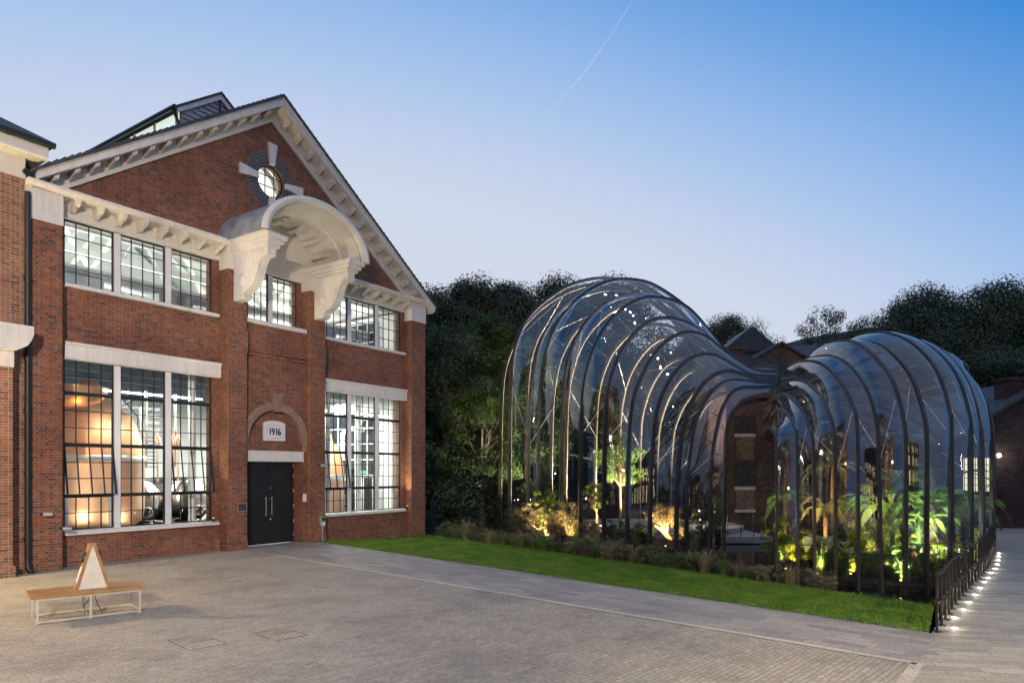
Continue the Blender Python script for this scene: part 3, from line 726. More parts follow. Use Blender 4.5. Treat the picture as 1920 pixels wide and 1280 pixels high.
def six(cx, sg):
    ring_ = [(cx+sg*.048*math.cos(2*PI*i/16), sg*(-.05+.062*math.sin(2*PI*i/16))) for i in range(17)]
    stroke(ring_, .042)
    stroke([(cx+sg*.035, sg*.118), (cx-sg*.005, sg*.108), (cx-sg*.037, sg*.055), (cx-sg*.049, -sg*.03)], .042)
for cx in (-.215, .075): stroke([(cx, -.13), (cx, .13)], .046); stroke([(cx-.04, .085), (cx+.003, .12)], .035)
six(-.085, -1); six(.2, 1)
nm_ = q.build('numerals', M['black'], pl); nm_.location = (0, 0, -.03)
# small fittings on the front ---------------------------------------------
def plate(name, label, cat, u, b, z, w, h, m, frame=None, t=.03):
    t_ = thing(name, label, cat, fw(u, b, z), ANG)
    q = MB(); q.box(-w/2, w/2, -t, -.002, -h/2, h/2); q.build('plate', m, t_)
    if frame:
        q = MB()
        for a, e, p, s_ in ((-w/2-.03, w/2+.03, h/2, h/2+.03), (-w/2-.03, w/2+.03, -h/2-.03, -h/2), (-w/2-.03, -w/2, -h/2, h/2), (w/2, w/2+.03, -h/2, h/2)): q.box(a, e, -t-.005, -.002, p, s_)
        q.build('surround', frame, t_)
    return t_
plate('wall_plaque', 'small dark bronze plaque left of the black double doors', 'plaque', -.24, -.05, 1.53, .32, .25, M['dark'], M['terra'])
plate('notice_sign', 'small white notice right of the black double doors', 'sign', 2.74, .2, 1.78, .17, .32, M['paper'])
kp = thing('entry_keypad', 'grey intercom box on a thin post between doors and right window', 'intercom', fw(3.4, -.05, .62), ANG)
q = MB(); q.box(-.1, .1, -.1, -.002, 0, .4); q.build('body', M['grey'], kp)
q = MB(); q.box(-.07, .07, -.106, -.101, .2, .35); q.build('screen', M['dark'], kp)
q = MB(); q.box(-.07, .07, -.125, -.101, .03, .16); q.build('button_panel', M['paper'], kp)
q = MB(); q.tube([(0, -.04, 0), (0, -.04, -.62)], .02); q.build('conduit', M['grey'], kp)
for u, b_, z, l in ((-6.62, .0, 1.62, 'upper grey camera bracket clamped to the drainpipe'), (-6.1, .05, 1.17, 'lower grey camera beside the left window sill'), (3.25, -.05, 3.05, 'tiny dark camera high on the pilaster right of the doors')):
    t_ = thing('security_camera', l, 'camera', fw(u, b_, z), ANG, 'wall cameras')
    q = MB(); q.tube([(0, 0, 0), (0, -.12, .0)], .03); q.build('bracket', M['black'], t_)
    q = MB(); q.tube([(0, -.12, .0), (.22, -.16, -.01)], .055, 12); q.build('housing', M['alu'], t_)
dp = thing('drainpipe', 'dark cast iron drainpipe in the corner left of the left pier', 'drainpipe', fw(-6.97, -.06, 0), ANG)
q = MB(); q.tube([(0, 0, .35), (0, 0, 10.6)], .075, 12); q.tube([(0, 0, .4), (0, -.02, .15), (.05, -.12, .02)], .075, 12); q.build('pipe', M['black'], dp)
for z in (.9, 2.7, 4.5, 6.3, 8.1):
    q = MB(); q.tube([(0, 0, z), (0, 0, z+.12)], .095, 12); q.build('collar', M['black'], dp)
sk = thing('brick_stub', 'short upright terracotta block at the foot of the left pilaster', 'block', fw(-.98, .38, 0), ANG)
q = MB(); q.prism([(-.1, 0), (.1, 0), (.08, .42), (-.06, .46)], 'y', -.12, .1); q.build('block', M['brickl'], sk)

# neighbour building at the left edge ---------------------------------------
NB = thing('left_building', 'paler brick building cut off by the left picture edge', 'building', P0, ANG)
q = MB(); q.box(-18, -7.02, 0, 12, 0, 10.95); q.build('wall', M['brickl'], NB)
q = MB(); q.box(-18, -7.015, -.03, 12, 10.95, 11.5); q.build('frieze', M['cream'], NB)
q = MB(); q.prism([(0, 11.5), (-.42, 11.5), (-.48, 11.55), (-.48, 11.85), (0, 11.85)], 'x', -18, -6.62); q.box(-7.0, -6.62, 0, 12, 11.5, 11.85); q.build('eaves', M['stone'], NB)
q = MB(); q.prism([(-.6, 11.87), (-.6, 11.98), (6, 15.2), (12.5, 11.98), (12.5, 11.87)], 'x', -18, -6.5); q.build('roof', M['slate'], NB)
q = MB(); q.tube([(-18, -.58, 11.9), (-6.5, -.58, 11.9)], .09); q.build('gutter', M['black'], NB)
q = MB(); q.box(-9.4, -7.49, -.52, -.002, 0, 5.62); q.box(-9.4, -7.44, -.57, -.003, 0, .3); q.build('pilaster', M['brickl'], NB)
q = MB(); q.box(-9.4, -7.47, -.55, -.004, 5.62, 6.05)
q.prism([(-9.3, 6.05), (-7.49, 6.05), (-7.4, 6.1), (-7.22, 6.22), (-7.12, 6.4), (-7.08, 6.52), (-7.08, 6.75), (-9.3, 6.75)], 'y', -.75, -.004); q.build('capital', M['stone'], NB)
GL = [
     ((10.3,33.3),(15.18,38.84),[(7.38,-1.3),(7.32,1.73),(7.19,3.69),(6.95,5.0),(6.38,5.78),(5.41,6.22),(4.11,6.54),(1.53,6.86),(0,7.0)]),
     ((9.6,33.2),(15.18,38.85),[(7.94,-1.3),(7.81,1.85),(7.68,3.68),(7.14,5.14),(6.76,5.84),(6.21,6.45),(5.58,6.91),(4.74,7.18),(3.3,7.36),(0,7.67)]),
     ((8.4,33.0),(15.19,38.88),[(8.98,-1.3),(8.92,1.87),(8.61,3.68),(8.24,5.12),(7.83,5.81),(7.19,6.53),(6.4,7.1),(5.51,7.48),(4.55,7.64),(3.31,7.69),(2.03,7.69),(0,7.9)]),
     ((7.8,32.6),(15.2,38.93),[(9.74,-1.3),(9.68,1.27),(9.55,3.05),(9.25,4.57),(9.04,5.1),(8.69,5.89),(8.2,6.55),(7.49,7.21),(6.6,7.73),(5.69,8.02),(4.79,8.1),(3.43,8.02),(2.01,7.91),(0,8.1)]),
     ((6.4,32.0),(15.22,39.0),[(11.26,-1.3),(11.2,1.3),(11.12,3.05),(10.89,4.97),(10.66,5.87),(10.25,6.62),(9.66,7.38),(8.89,8.05),(8.1,8.51),(7.09,8.8),(6.15,8.84),(5.17,8.65),(4.02,8.36),(2.61,8.12),(0,8.27)]),
     ((5.4,32.2),(15.24,39.08),[(12.01,-1.3),(11.97,1.88),(11.73,5.52),(11.13,7.23),(9.86,8.87),(8.2,9.82),(6.45,9.89),(4.38,9.08),(2.08,8.45),(0,8.6)]),
     ((4.4,33.1),(15.27,39.18),[(12.46,-1.3),(12.43,1.87),(12.33,5.59),(11.99,7.44),(11.05,9.17),(9.57,10.44),(7.87,10.75),(6.2,10.37),(4.44,9.43),(2.1,8.72),(0,8.83)]),
     ((3.4,34.8),(15.3,39.3),[(12.72,-1.3),(12.68,1.82),(12.6,5.72),(12.35,7.84),(11.68,9.67),(10.59,11.05),(9.24,11.92),(7.98,12.14),(6.4,11.88),(5.19,11.02),(3.95,9.79),(1.8,8.95),(0,9.0)]),
     ((2.6,37.3),(15.34,39.42),[(12.91,-1.3),(12.89,1.74),(12.85,3.78),(12.8,5.93),(12.73,7.17),(12.59,8.4),(12.34,9.37),(11.99,10.2),(11.5,11.03),(10.85,11.7),(10.13,12.23),(9.35,12.56),(8.45,12.72),(7.8,12.68),(7,12.5),(6.2,12.0),(5.5,11.4),(4.7,10.6),(3.9,9.9),(3,9.45),(1.8,9.2),(0,9.1)]),
     ((1.4,39.6),(15.38,39.56),[(13.98,-1.3),(13.94,2.39),(13.81,7.43),(13.44,9.75),(12.57,11.76),(11.11,13.21),(9.51,13.94),(7.92,13.9),(6.87,13.5),(5.49,12.56),(4.9,11.9),(4.3,11.1),(3.6,10.3),(2.8,9.75),(1.7,9.35),(0,9.2)]),
     ((0.9,40.8),(15.42,39.7),[(14.56,-1.3),(14.53,3.1),(14.47,6.21),(14.37,7.93),(14.18,9.19),(13.93,10.24),(13.54,11.12),(13.03,11.94),(12.42,12.6),(11.7,13.19),(11,13.7),(10,14.1),(9,14.2),(8,13.95),(7,13.4),(6,12.7),(5.2,11.9),(4.4,11.1),(3.6,10.3),(2.8,9.8),(1.7,9.45),(0,9.25)]),
     ((-0.2,42.3),(15.46,39.85),[(15.85,-1.3),(15.81,6.34),(15.73,8.5),(15.58,10.05),(15.35,10.96),(14.88,12.04),(14.18,12.87),(13.24,13.59),(12.32,14.14),(11.4,14.42),(10.43,14.56),(9.6,14.52),(8.5,14.3),(7.5,13.7),(6.5,12.8),(5.5,11.6),(4.5,10.7),(3.2,10),(1.8,9.5),(0,9.3)]),
     ((-0.85,44.6),(15.5,40.0),[(16.98,-1.3),(16.88,6.37),(16.77,8.4),(16.59,9.61),(16.26,10.59),(15.92,11.21),(15.5,12),(14.8,12.8),(13.9,13.5),(12.8,14.1),(11.6,14.5),(10.4,14.6),(9.2,14.4),(8.1,13.9),(7,13.1),(6,12.2),(5,11.2),(4,10.4),(3,9.9),(1.8,9.55),(0,9.35)]),
]
GR = [
     ((9.9,25.5),(13.58,37.0),[(12.07,-1.3),(11.74,3.84),(9.62,4.49),(5.06,4.92),(0,4.8)]),
     ((10.4,24.8),(13.59,37.0),[(12.61,-1.3),(12.27,3.81),(11.71,4.37),(10.68,4.85),(9.07,5.28),(6.87,5.6),(4.26,5.56),(4,5.3),(0,5.2)]),
     ((10.75,24.2),(13.62,37.0),[(13.11,-1.3),(12.8,3.61),(12.13,4.38),(11.18,4.98),(9.62,5.54),(7.95,6.02),(5.77,6.38),(3.03,6.39),(3,6.0),(0,5.7)]),
     ((11.2,23.6),(13.66,37.0),[(13.62,-1.3),(13.55,3.56),(13.29,4.41),(12.76,4.95),(11.88,5.52),(10.77,6.0),(9.17,6.5),(7.11,6.83),(5.3,6.94),(3.29,6.81),(3,6.4),(0,6.1)]),
     ((11.7,23.05),(13.72,37.0),[(14.09,-1.3),(13.99,4.3),(13.55,5.01),(12.98,5.6),(12.13,6.17),(10.93,6.75),(9.65,7.2),(8.06,7.53),(6.47,7.73),(4.9,7.77),(3.2,7.52),(2.52,7.06),(2,6.7),(0,6.5)]),
     ((12.25,22.6),(13.79,37.0),[(14.48,-1.3),(14.22,3.54),(14.09,4.42),(13.82,4.99),(13.36,5.6),(12.69,6.15),(11.78,6.71),(10.69,7.19),(9.34,7.52),(7.77,7.71),(6.74,7.73),(6,7.45),(4,7.1),(2,6.9),(0,6.8)]),
     ((12.8,22.2),(13.87,37.0),[(14.84,-1.3),(14.88,3.33),(14.81,4.22),(14.63,4.76),(14.34,5.33),(13.97,5.88),(13.41,6.41),(12.94,6.74),(12.08,7.27),(10.98,7.76),(9.78,8.04),(8.19,8.24),(6.98,8.17),(6.5,7.8),(5,7.45),(3,7.15),(0,7.0)]),
     ((13.5,22.2),(13.96,37.0),[(14.81,-1.3),(14.81,3.52),(14.73,4.41),(14.51,4.96),(14.25,5.49),(13.87,6.02),(13.39,6.5),(12.66,7.03),(11.96,7.43),(11.23,7.69),(10.43,7.86),(9.5,8.0),(8.5,8.02),(7.5,7.95),(6,7.7),(4.5,7.4),(2.5,7.2),(0,7.1)]),
     ((14.7,22.8),(14.04,37.0),[(14.22,-1.3),(14.19,4.08),(14.09,4.81),(13.88,5.45),(13.61,6.04),(13.21,6.59),(12.61,7.14),(12.0,7.57),(11.29,7.92),(10.52,8.21),(9.87,8.35),(8.93,8.46),(7.96,8.37),(7.5,8.1),(6,7.8),(4.5,7.5),(2.5,7.3),(0,7.2)]),
     ((16.8,24.3),(14.13,37.0),[(12.98,-1.3),(12.92,3.58),(12.83,4.36),(12.68,5.06),(12.45,5.71),(12.18,6.26),(11.79,6.8),(11.31,7.28),(10.82,7.66),(10.29,7.88),(9.8,8.01),(9.5,8.05),(8.5,8.0),(7.2,7.8),(5.5,7.45),(3.5,7.2),(0,7.0)]),
     ((18.0,25.5),(14.21,37.0),[(12.11,-1.3),(12.09,3.61),(12.05,4.43),(11.92,5.12),(11.71,5.68),(11.41,6.16),(11.06,6.54),(11,7.0),(10.2,7.3),(9.2,7.4),(8,7.3),(6.5,7.1),(4,6.8),(0,6.6)]),
]

# ------------------------------------------------------------------ ground, paving, lawn, pond
def gp(px, py, z=0.):
    t = (2.85-z)*1280/(py-882); return ((px-960)/1280*t, t)
def at(px, py, Y):
    return Vector(((px-960)/1280*Y, Y, 2.85-(py-882)/1280*Y))
RAIL = [(7.47,12.13),(8.11,12.94),(9.0,14.1),(10.05,15.39),(11.17,16.76),(12.27,18.06),(13.24,19.24),(14.38,20.7),(15.64,22.38),(16.5,23.5),(17.3,24.6)]
def sstep(a, b, x):
    t = min(1, max(0, (x-a)/(b-a))); return t*t*(3-2*t)
def terr(x, y):
    h = -1.75
    wood = max(sstep(50, 54, y), sstep(-1.5, -4.5, x)*sstep(33, 37, y), sstep(23, 26, x)*sstep(30, 34, y))
    h += wood*1.1
    h += sstep(54, 130, y)*24 + sstep(30, 70, x)*sstep(40, 70, y)*6
    return h
mb = MB(); xs = [-170+4*i for i in range(86)]; ys = [-40+3*i for i in range(27)]+[42+4*i for i in range(50)]
mb.grid([[(x, y, terr(x, y)+(rnd.uniform(-.25,.25) if y > 56 else 0)) for x in xs] for y in ys])
tag(mb.build('ground', M['hill']), kind='structure')
aK = math.atan2(1280, -1360)           # direction of the flush kerb, towards the doors
SETT = paver('stone_setts', -(aK-PI/2), .17, .088, .007, [(0,(.28,.25,.21)), (.35,(.33,.292,.24)), (.65,(.36,.32,.262)), (.88,(.325,.3,.27)), (1,(.41,.365,.3))], (.2,.172,.14), .5, .36, .7, .012)
SLABS = paver('paving_slabs', -aK, .62, .24, .004, [(0,(.23,.215,.205)), (.5,(.3,.273,.25)), (.8,(.345,.305,.27)), (1,(.28,.265,.265))], (.14,.095,.088), .37, .25, .62, .005)
PATHM = paver('path_slabs', R(8), .6, .22, .004, [(0,(.25,.235,.205)), (.5,(.32,.295,.25)), (1,(.39,.35,.29))], (.13,.085,.075), .41, .2, .6, .005)
L0 = (-7.75, 27.35); L1 = (7.33, 12.0)
court = [(-70,-35), (80,-35), (80,40), (19.6,40), (18.45,27.5), (18.1,25.8)]+[(x+.0, y) for x, y in RAIL[::-1]]+[(7.36, 11.98), L1, L0, (-8.6,29.0), (-12,32), (-12,70), (-70,70)]
mb = MB(); mb.prism(court[::-1] if False else court, 'z', -1.7, 0)
tag(mb.build('courtyard_paving', SETT), kind='structure')
K0 = (-8.75, 23.75); K1 = (6.0, 10.1)
mb = MB(); mb.face([(*K0, .004), (*K1, .004), (7.4, 11.9, .004), (*L1, .004), (*L0, .004), (-9.3, 26.2, .004), (-10.1, 25.05, .004)]); tag(mb.build('strip_paving', SLABS), kind='structure')
mb = MB(); mb.face([(*K1, .0045), (5.1, 9.0, .0045), (2.2, 3., .0045), (60, 3, .0045), (60, 39.5, .0045), (19.65, 39.5, .0045), (18.55, 27.5, .0045), (18.2, 25.8, .0045)]+[(x+.06, y-.06, .0045) for x, y in RAIL[::-1]]+[(7.42, 11.88, .0045)])
tag(mb.build('path', PATHM), kind='structure')
mb = MB()
for p, q_ in ((K0, K1), (K1, (5.05, 8.9)), ((5.05, 8.9), (2.2, 3.0))):
    p = Vector((*p, 0)); q_ = Vector((*q_, 0)); t = (q_-p).normalized(); nrm = Vector((-t.y, t.x, 0))*.085
    mb.face([(v.x, v.y, .009) for v in (p-nrm, q_-nrm, q_+nrm, p+nrm)])
KERB = paver('flush_kerb', -aK, .9, .5, .004, [(0,(.4,.36,.315)), (1,(.47,.425,.37))], (.25,.13,.12), .5, .2, .7, .004)
tag(mb.build('flush_kerb', KERB), kind='structure')
mb = MB()
p, q_ = Vector((*L0, 0)), Vector((*L1, 0)); nrm = Vector((.7117, .7024, 0))*.06
mb.face([(v.x, v.y, .012) for v in (p-nrm, q_-nrm, q_, p)]); tag(mb.build('lawn_edging', M['conc']), kind='structure')
def lawn_pt(t, s):
    a = Vector((*L0, 0)).lerp(Vector((*L1, 0)), t); b = Vector((-4.3, 33.5, -.3)).lerp(Vector((10.45, 16.9, -.5)), t)
    p = a.lerp(b, s); p.z -= .05*math.sin(PI*s)*(1) - .05*math.sin(PI*s)*t; p.z += .02
    return p
lw = MB(); lw.grid([[lawn_pt(i/60, j/24) for i in range(61)] for j in range(25)])
LAWN = mat('lawn_turf', (.06,.14,.012), .9, var=.35, scale=.6, bump=.5, bscale=60)
tag(lw.build('lawn', LAWN), kind='structure')
bk = MB(); NR = Vector((.7117, .7024, 0))
rows = []
for s_, dz in ((0, 0), (.5, -.1), (1.2, -.45), (2.2, -.9), (4.5, -1.3)):
    rows.append([lawn_pt(i/40, 1)+NR*s_+Vector((0,0,dz-.01)) for i in range(41)])
bk.grid(rows); tag(bk.build('bank', M['soil']), kind='structure')
wm, wn, wb = new_mat('dark_water')
wb.inputs['Base Color'].default_value = (.006,.008,.007,1); wb.inputs['Roughness'].default_value = .02; wb.inputs['Specular IOR Level'].default_value = .8
n_ = N(wn, 'ShaderNodeTexNoise'); n_.inputs['Scale'].default_value = 2.2; n_.inputs['Detail'].default_value = 2
bp_ = N(wn, 'ShaderNodeBump'); bp_.inputs['Strength'].default_value = .12; bp_.inputs['Distance'].default_value = .05
tcw = N(wn, 'ShaderNodeTexCoord'); wn.links.new(tcw.outputs['Object'], n_.inputs['Vector']); wn.links.new(n_.outputs['Fac'], bp_.inputs['Height']); wn.links.new(bp_.outputs[0], wb.inputs['Normal'])
mb = MB(); mb.face([(-3.5, 28, -1.2), (10, 14, -1.2), (24, 14, -1.2), (24, 52, -1.2), (-3.5, 52, -1.2)]); tag(mb.build('pond_water', wm), kind='structure')
# lawn blades
gb = MB()
for k in range(60000):
    t, s_ = rnd.random(), rnd.uniform(-.012, 1.01)
    p = lawn_pt(t, s_); a = rnd.uniform(0, PI); h = rnd.uniform(.03, .065); w = rnd.uniform(.006, .012)*1.5
    d = Vector((math.cos(a)*w, math.sin(a)*w, 0)); l = Vector((rnd.uniform(-.03,.03), rnd.uniform(-.03,.03), h))
    gb.face([p-d, p+d, p+l])
tag(gb.build('lawn_grass', M['grass']), 'short bright green mown grass of the lawn strip', 'grass', kind='stuff')
# recessed inspection covers in the setts
for k, (x0, y0, l) in enumerate(((-5.69, 11.96, .9), (-4.5, 12.52, .8))):
    t_ = thing('inspection_cover', ('sett filled inspection cover with gaping joints, nearer the bench', 'sett filled inspection cover farther right from the bench')[k], 'cover', (x0+.45, y0-.6, 0), aK-PI/2, 'covers in the setts')
    q = MB(); q.box(-.285, .285, -l/2, l/2, -.02, .003); q.build('tray', SETT, t_)
    q = MB()
    for a, e, p, s_ in ((-.3, .3, -l/2-.018, -l/2), (-.3, .18, l/2, l/2+.015), (-.3, -.285, -l/2+.2, l/2), (.285, .3, -l/2, l/2-.3), (-.1, .28, -.01, .01)): q.box(a, e, p, s_, .001, .0055)
    q.build('joint', M['joint'], t_)

# ------------------------------------------------------------------ bench with the metronome shaped viewer
bx0 = Vector((*gp(70, 1170), 0))           # near left leg
BA = math.atan2(gp(262,1147)[1]-gp(70,1170)[1], gp(262,1147)[0]-gp(70,1170)[0])
bench = thing('slatted_bench', 'long low oak bench on a white metal frame', 'bench', bx0, BA)
BL = math.hypot(gp(262,1147)[0]-gp(70,1170)[0], gp(262,1147)[1]-gp(70,1170)[1]); BD = .86; SH = .47
q = MB()
for k in range(5): q.box(-.1, BL+.1, -.06+k*.198, -.06+k*.198+.19, SH, SH+.055)
q.build('seat', M['oak'], bench)
for x in (0, BL/2, BL):
    for y in (0, BD):
        k = MB(); k.box(x-.02, x+.02, y-.02, y+.02, 0, SH-.04); k.build('leg', M['alu'], bench)
q = MB()
for z in (.015, SH-.04):
    for y in (0, BD): q.box(-.018 if z > .1 else .021, BL-.021, y-.018, y+.018, z, z+.035)
    for x in (0, BL/2, BL): q.box(x-.0175, x+.0175, .021, BD-.021, z+.001, z+.034)
q.build('frame', M['alu'], bench)
q = MB(); xm = BL*.53
q.tube([(xm, .35, SH), (xm-.02, .38, .3), (xm-.1, .42, .2), (xm-.08, .45, .03), (xm+.1, .5, .012)], .008, 6); q.tube([(xm+.05, .35, SH), (xm+.12, .36, .2), (xm+.2, .3, .012)], .008, 6); q.build('cable', M['black'], bench)
vw = thing('metronome_viewer', 'upright oak wedge with pale triangular sides standing on the bench', 'viewer', bx0+Vector((math.cos(BA)*BL*.545-math.sin(BA)*.36, math.sin(BA)*BL*.545+math.cos(BA)*.36, SH+.055)), BA)
q = MB(); H_ = .84
def wed(s, h): return s*(.30-.235*h/H_)
for s in (-1, 1):
    q.prism([(wed(s, 0), 0), (wed(s, H_), H_), (wed(s, H_)-s*.05, H_), (wed(s, 0)-s*.055, 0)], 'y', -.1, .1)
q.box(-.066, .066, -.105, .105, H_, H_+.045); q.build('oak_case', M['oak'], vw)
q = MB(); q.prism([(-.245, .003), (.245, .003), (.014, H_-.01), (-.014, H_-.01)], 'y', -.085, .085); q.build('side_panel', mat('pale_ply_panel', (.5,.46,.41), .6, var=.1, scale=5), vw)
q = MB()
for z, y in ((.68, .045), (.68, -.045), (.57, -.045), (.55, .045)):
    x = wed(-1, z)-.0; q.tube([(x+.02, y, z), (x-.06, y, z+.02)], .042, 12)
q.tube([(wed(1, .7)-.02, 0, .7), (wed(1, .7)+.05, 0, .7)], .04, 12)
q.build('eyepiece', M['dark'], vw)
q = MB()
for s, z0, z1 in ((-1, .14, .44),): q.face([(wed(s, z0)-.004, -.08, z0), (wed(s, z0)-.004, .08, z0), (wed(s, z1)-.004, .08, z1), (wed(s, z1)-.004, -.08, z1)])
q.build('notice', M['paper'], vw)

# ------------------------------------------------------------------ path railing and paving lights
rl = thing('path_railing', 'curving black steel railing between pond and lit path', 'railing', (0,0,0))
def poly_len(P):
    L_ = [0]
    for a, b in zip(P, P[1:]): L_.append(L_[-1]+math.dist(a, b))
    return L_
RLn = poly_len(RAIL)
def on_rail(d):
    for i in range(len(RAIL)-1):
        if d <= RLn[i+1] or i == len(RAIL)-2:
            f = (d-RLn[i])/(RLn[i+1]-RLn[i]); a, b = Vector(RAIL[i]), Vector(RAIL[i+1]); return a.lerp(b, f), (b-a).normalized()
NP = 26
for k in range(NP):
    p, t = on_rail(RLn[-1]*k/(NP-1)); p = p+Vector((t.y, -t.x))*.07
    o = tag(MB().build('tmp', M['black'])) if False else None
    if k == 0:
        q = MB(); q.box(-.022, -.008, -.02, .02, 0, 1.02); q.box(.008, .022, -.02, .02, 0, 1.02); q.box(-.07, .07, -.07, .07, 0.002, .014)
        q.lathe([(0, 1.05), (.035, 1.045), (.045, 1.02), (.035, .99)], seg=10); q.lathe([(0, .5), (.03, .49), (.034, .47), (.03, .45), (0, .44)], (.03,-.03,0), 8)
        for s in (-1, 1): q.lathe([(.012, .014), (.012, .03), (0, .03)], (s*.05, s*.05, 0), 8)
        base = o = q.build('post', mat('satin_black_post', (.03,.029,.027), .28, .6, var=.2), rl)
    else:
        o = base.copy(); COL.objects.link(o); o.parent = rl
    o.location = (p.x, p.y, 0); o.rotation_euler = (0, 0, math.atan2(t.y, t.x))
for z, r_ in ((1.0, .017), (.47, .014)):
    q = MB(); pts = []
    for k in range(60):
        p, t = on_rail(RLn[-1]*k/59); p = p+Vector((t.y, -t.x))*.07; pts.append((p.x, p.y, z))
    q.tube(pts, r_, 8); q.build('rail', M['black'], rl)
ORD = 'first second third fourth fifth sixth seventh eighth ninth tenth eleventh twelfth thirteenth last'.split()
LP = [(1790,1178),(1790,1158),(1807,1143),(1817,1129),(1829,1115),(1838,1102),(1846,1091),(1853,1083),(1858,1073.5),(1866,1066),(1870,1058),(1871,1050),(1872.5,1043),(1873,1037)]
base = None
for k, (px, py) in enumerate(LP):
    x, y = gp(px, py)
    if base is None:
        t_ = base = thing('paving_light', '', 'paving light', (x, y, .0), 0, 'lit round studs in the path')
        q = MB(); q.lathe([(.047, .012), (.055, .012), (.06, .006)], seg=20); q.build('trim_ring', M['chrome'], t_)
        q = MB(); q.lathe([(0, .013), (.047, .012)], seg=20); q.build('lens', M['lspot'], t_)
    else:
        t_ = copy_tree(base); t_.location = (x, y, .0)
    lamp('paving_light_glow', 'POINT', (x, y, .1), 1.8, (1, .85, .6), None, .03)
    t_['label'] = ('glowing paving light nearest the camera, first of the curving row' if k == 0 else 'glowing paving light farthest along the path, by the last glasshouse post' if k == 13 else 'glowing paving light, %s from the near end of the railing row' % ORD[k])

# ------------------------------------------------------------------ glasshouses
def cr(P, n_):
    """Catmull-Rom through 2-D points, n_ samples evenly spaced by length"""
    P = [Vector(p) for p in P]; Q = [P[0]*2-P[1]]+P+[P[-1]*2-P[-2]]; out = []
    for i in range(1, len(Q)-2):
        for k in range(8):
            t = k/8; a, b, c, d = Q[i-1], Q[i], Q[i+1], Q[i+2]
            out.append(.5*((2*b)+(c-a)*t+(2*a-5*b+4*c-d)*t*t+(3*b-a-3*c+d)*t**3))
    out.append(P[-1])
    for _ in range(3): out = [out[0]]+[(out[i-1]+out[i]*2+out[i+1])/4 for i in range(1, len(out)-1)]+[out[-1]]
    L_ = poly_len(out); res = []; j = 0
    for k in range(n_):
        d = L_[-1]*k/(n_-1)
        while j < len(out)-2 and L_[j+1] < d: j += 1
        res.append(out[j].lerp(out[j+1], min(1, (d-L_[j])/max(1e-6, L_[j+1]-L_[j]))))
    return res
NS = 64
def rib3(spec, ext):
    (bx, by), (nx, ny), prof = spec
    P2 = cr(prof, NS); D = Vector((bx-nx, by-ny)).normalized()
    pts = [Vector((nx+D.x*p.x, ny+D.y*p.x, p.y)) for p in P2]
    if ext:
        e = Vector((*ext, 0)); last = pts[-1]
        pts += [last+e*f-Vector((0,0,.0)) for f in (.33, .66, 1)]
    return pts
def mirror_spec(spec, Nn, a):
    (b, n_, prof) = spec
    def m(p):
        v = Vector(p)-Nn; al = v.dot(a); v2 = a*al*2-v; w = Nn+v2; return (w.x, w.y)
    return (m(b), m(n_), prof)
def glasshouse(name, label, specs, ext, w, h, loc):
    G = thing(name, label, 'glasshouse', loc); lo = Vector(loc)
    ribs = [[p-lo for p in rib3(s, ext)] for s in specs]
    for pts in ribs:
        q = MB(); lat = (pts[0]-pts[len(pts)//2]); lat.z = 0; lat = Vector((-lat.y, lat.x, 0)).normalized()*w/2
        rows = []
        for i, p in enumerate(pts):
            t = (pts[min(i+1, len(pts)-1)]-pts[max(0, i-1)]).normalized(); nn = lat.normalized().cross(t).normalized()
            cc = Vector((-.0, 0, 0))
            if i < NS and nn.dot(p-ribs_c(pts)) < 0: nn = -nn
            elif i >= NS and nn.z < 0: nn = -nn
            rows.append([p-lat+nn*.05, p+lat+nn*.05, p+lat-nn*(h-.05), p-lat-nn*(h-.05)])
        q.grid(rows, 0, False, True)
        k = len(rows[0])
        for i in range(int(NS*.62)): q.m[i*4+2] = 1  # lit tone on the inner faces stops short of the dark neck
        q.face(rows[0]); q.build('rib', [M['bronze'], M['bronze_lit']], G)
    for a, b in zip(ribs, ribs[1:]):
        q = MB()
        rows = []
        for i in range(len(a)):
            w_ = (a[i]-b[i]).length; t1 = a[min(i+1, len(a)-1)]-a[max(i-1, 0)]; nn = t1.cross(b[i]-a[i]).normalized() if w_ > .02 else Vector((0,0,1))
            if nn.dot((a[i]+b[i])/2-(ribs_c(a)+ribs_c(b))/2) < 0: nn = -nn
            rows.append([a[i].lerp(b[i], f)+nn*w_*.075*math.sin(PI*f)*max(0, min(1, (NS*.86-i)/(NS*.3))) for f in (0, .2, .4, .6, .8, 1)])
        q.grid(rows, 0, True)
        g = q.build('glass_bay', M['bowed'], G)
        q = MB()
        off = rnd.choice((0, .025))
        for f in (.07, .17, .27, .36, .46, .56, .66):
            i = int((f+off)*(NS-1)); q.tube([a[i], b[i]], .019, 5)
        q.build('glazing_joint', M['black'], g)
        q = MB()
        for f0, f1 in (((.2, .31), (.52, .42), (.34, .24), (.4, .52))[rnd.randrange(4)],):
            i, j = int((f0+off)*(NS-1)), int((f1+off)*(NS-1)); c_ = ribs_c(a)
            if (a[i]-b[j]).length < 4.5:
                pa = a[i]+(c_-a[i]).normalized()*.22; pb = b[j]+(c_-b[j]).normalized()*.22
                q.tube([pa, pb], .013, 5)
        if q.v: q.build('brace', M['rod'], g)
    return G, ribs
def ribs_c(pts):
    b = pts[0]; n_ = pts[NS-1]; c = b.lerp(n_, .45); return Vector((c.x, c.y, 3.2))
NL = Vector((15.5, 40)); aL = (Vector((-.85, 44.6))-NL).normalized()
specL = GL + [mirror_spec(s, NL, aL) for s in GL[11:2:-1]]
GH1, ribsL = glasshouse('large_glasshouse', 'taller bulbous glasshouse of curved bronze ribs on the left, pinched to a dark neck', specL, (3.4, 4.6), .12, .2, (6, 42, -1.2))
sR = {k: s for k, s in zip('abcdefghikl', GR)}
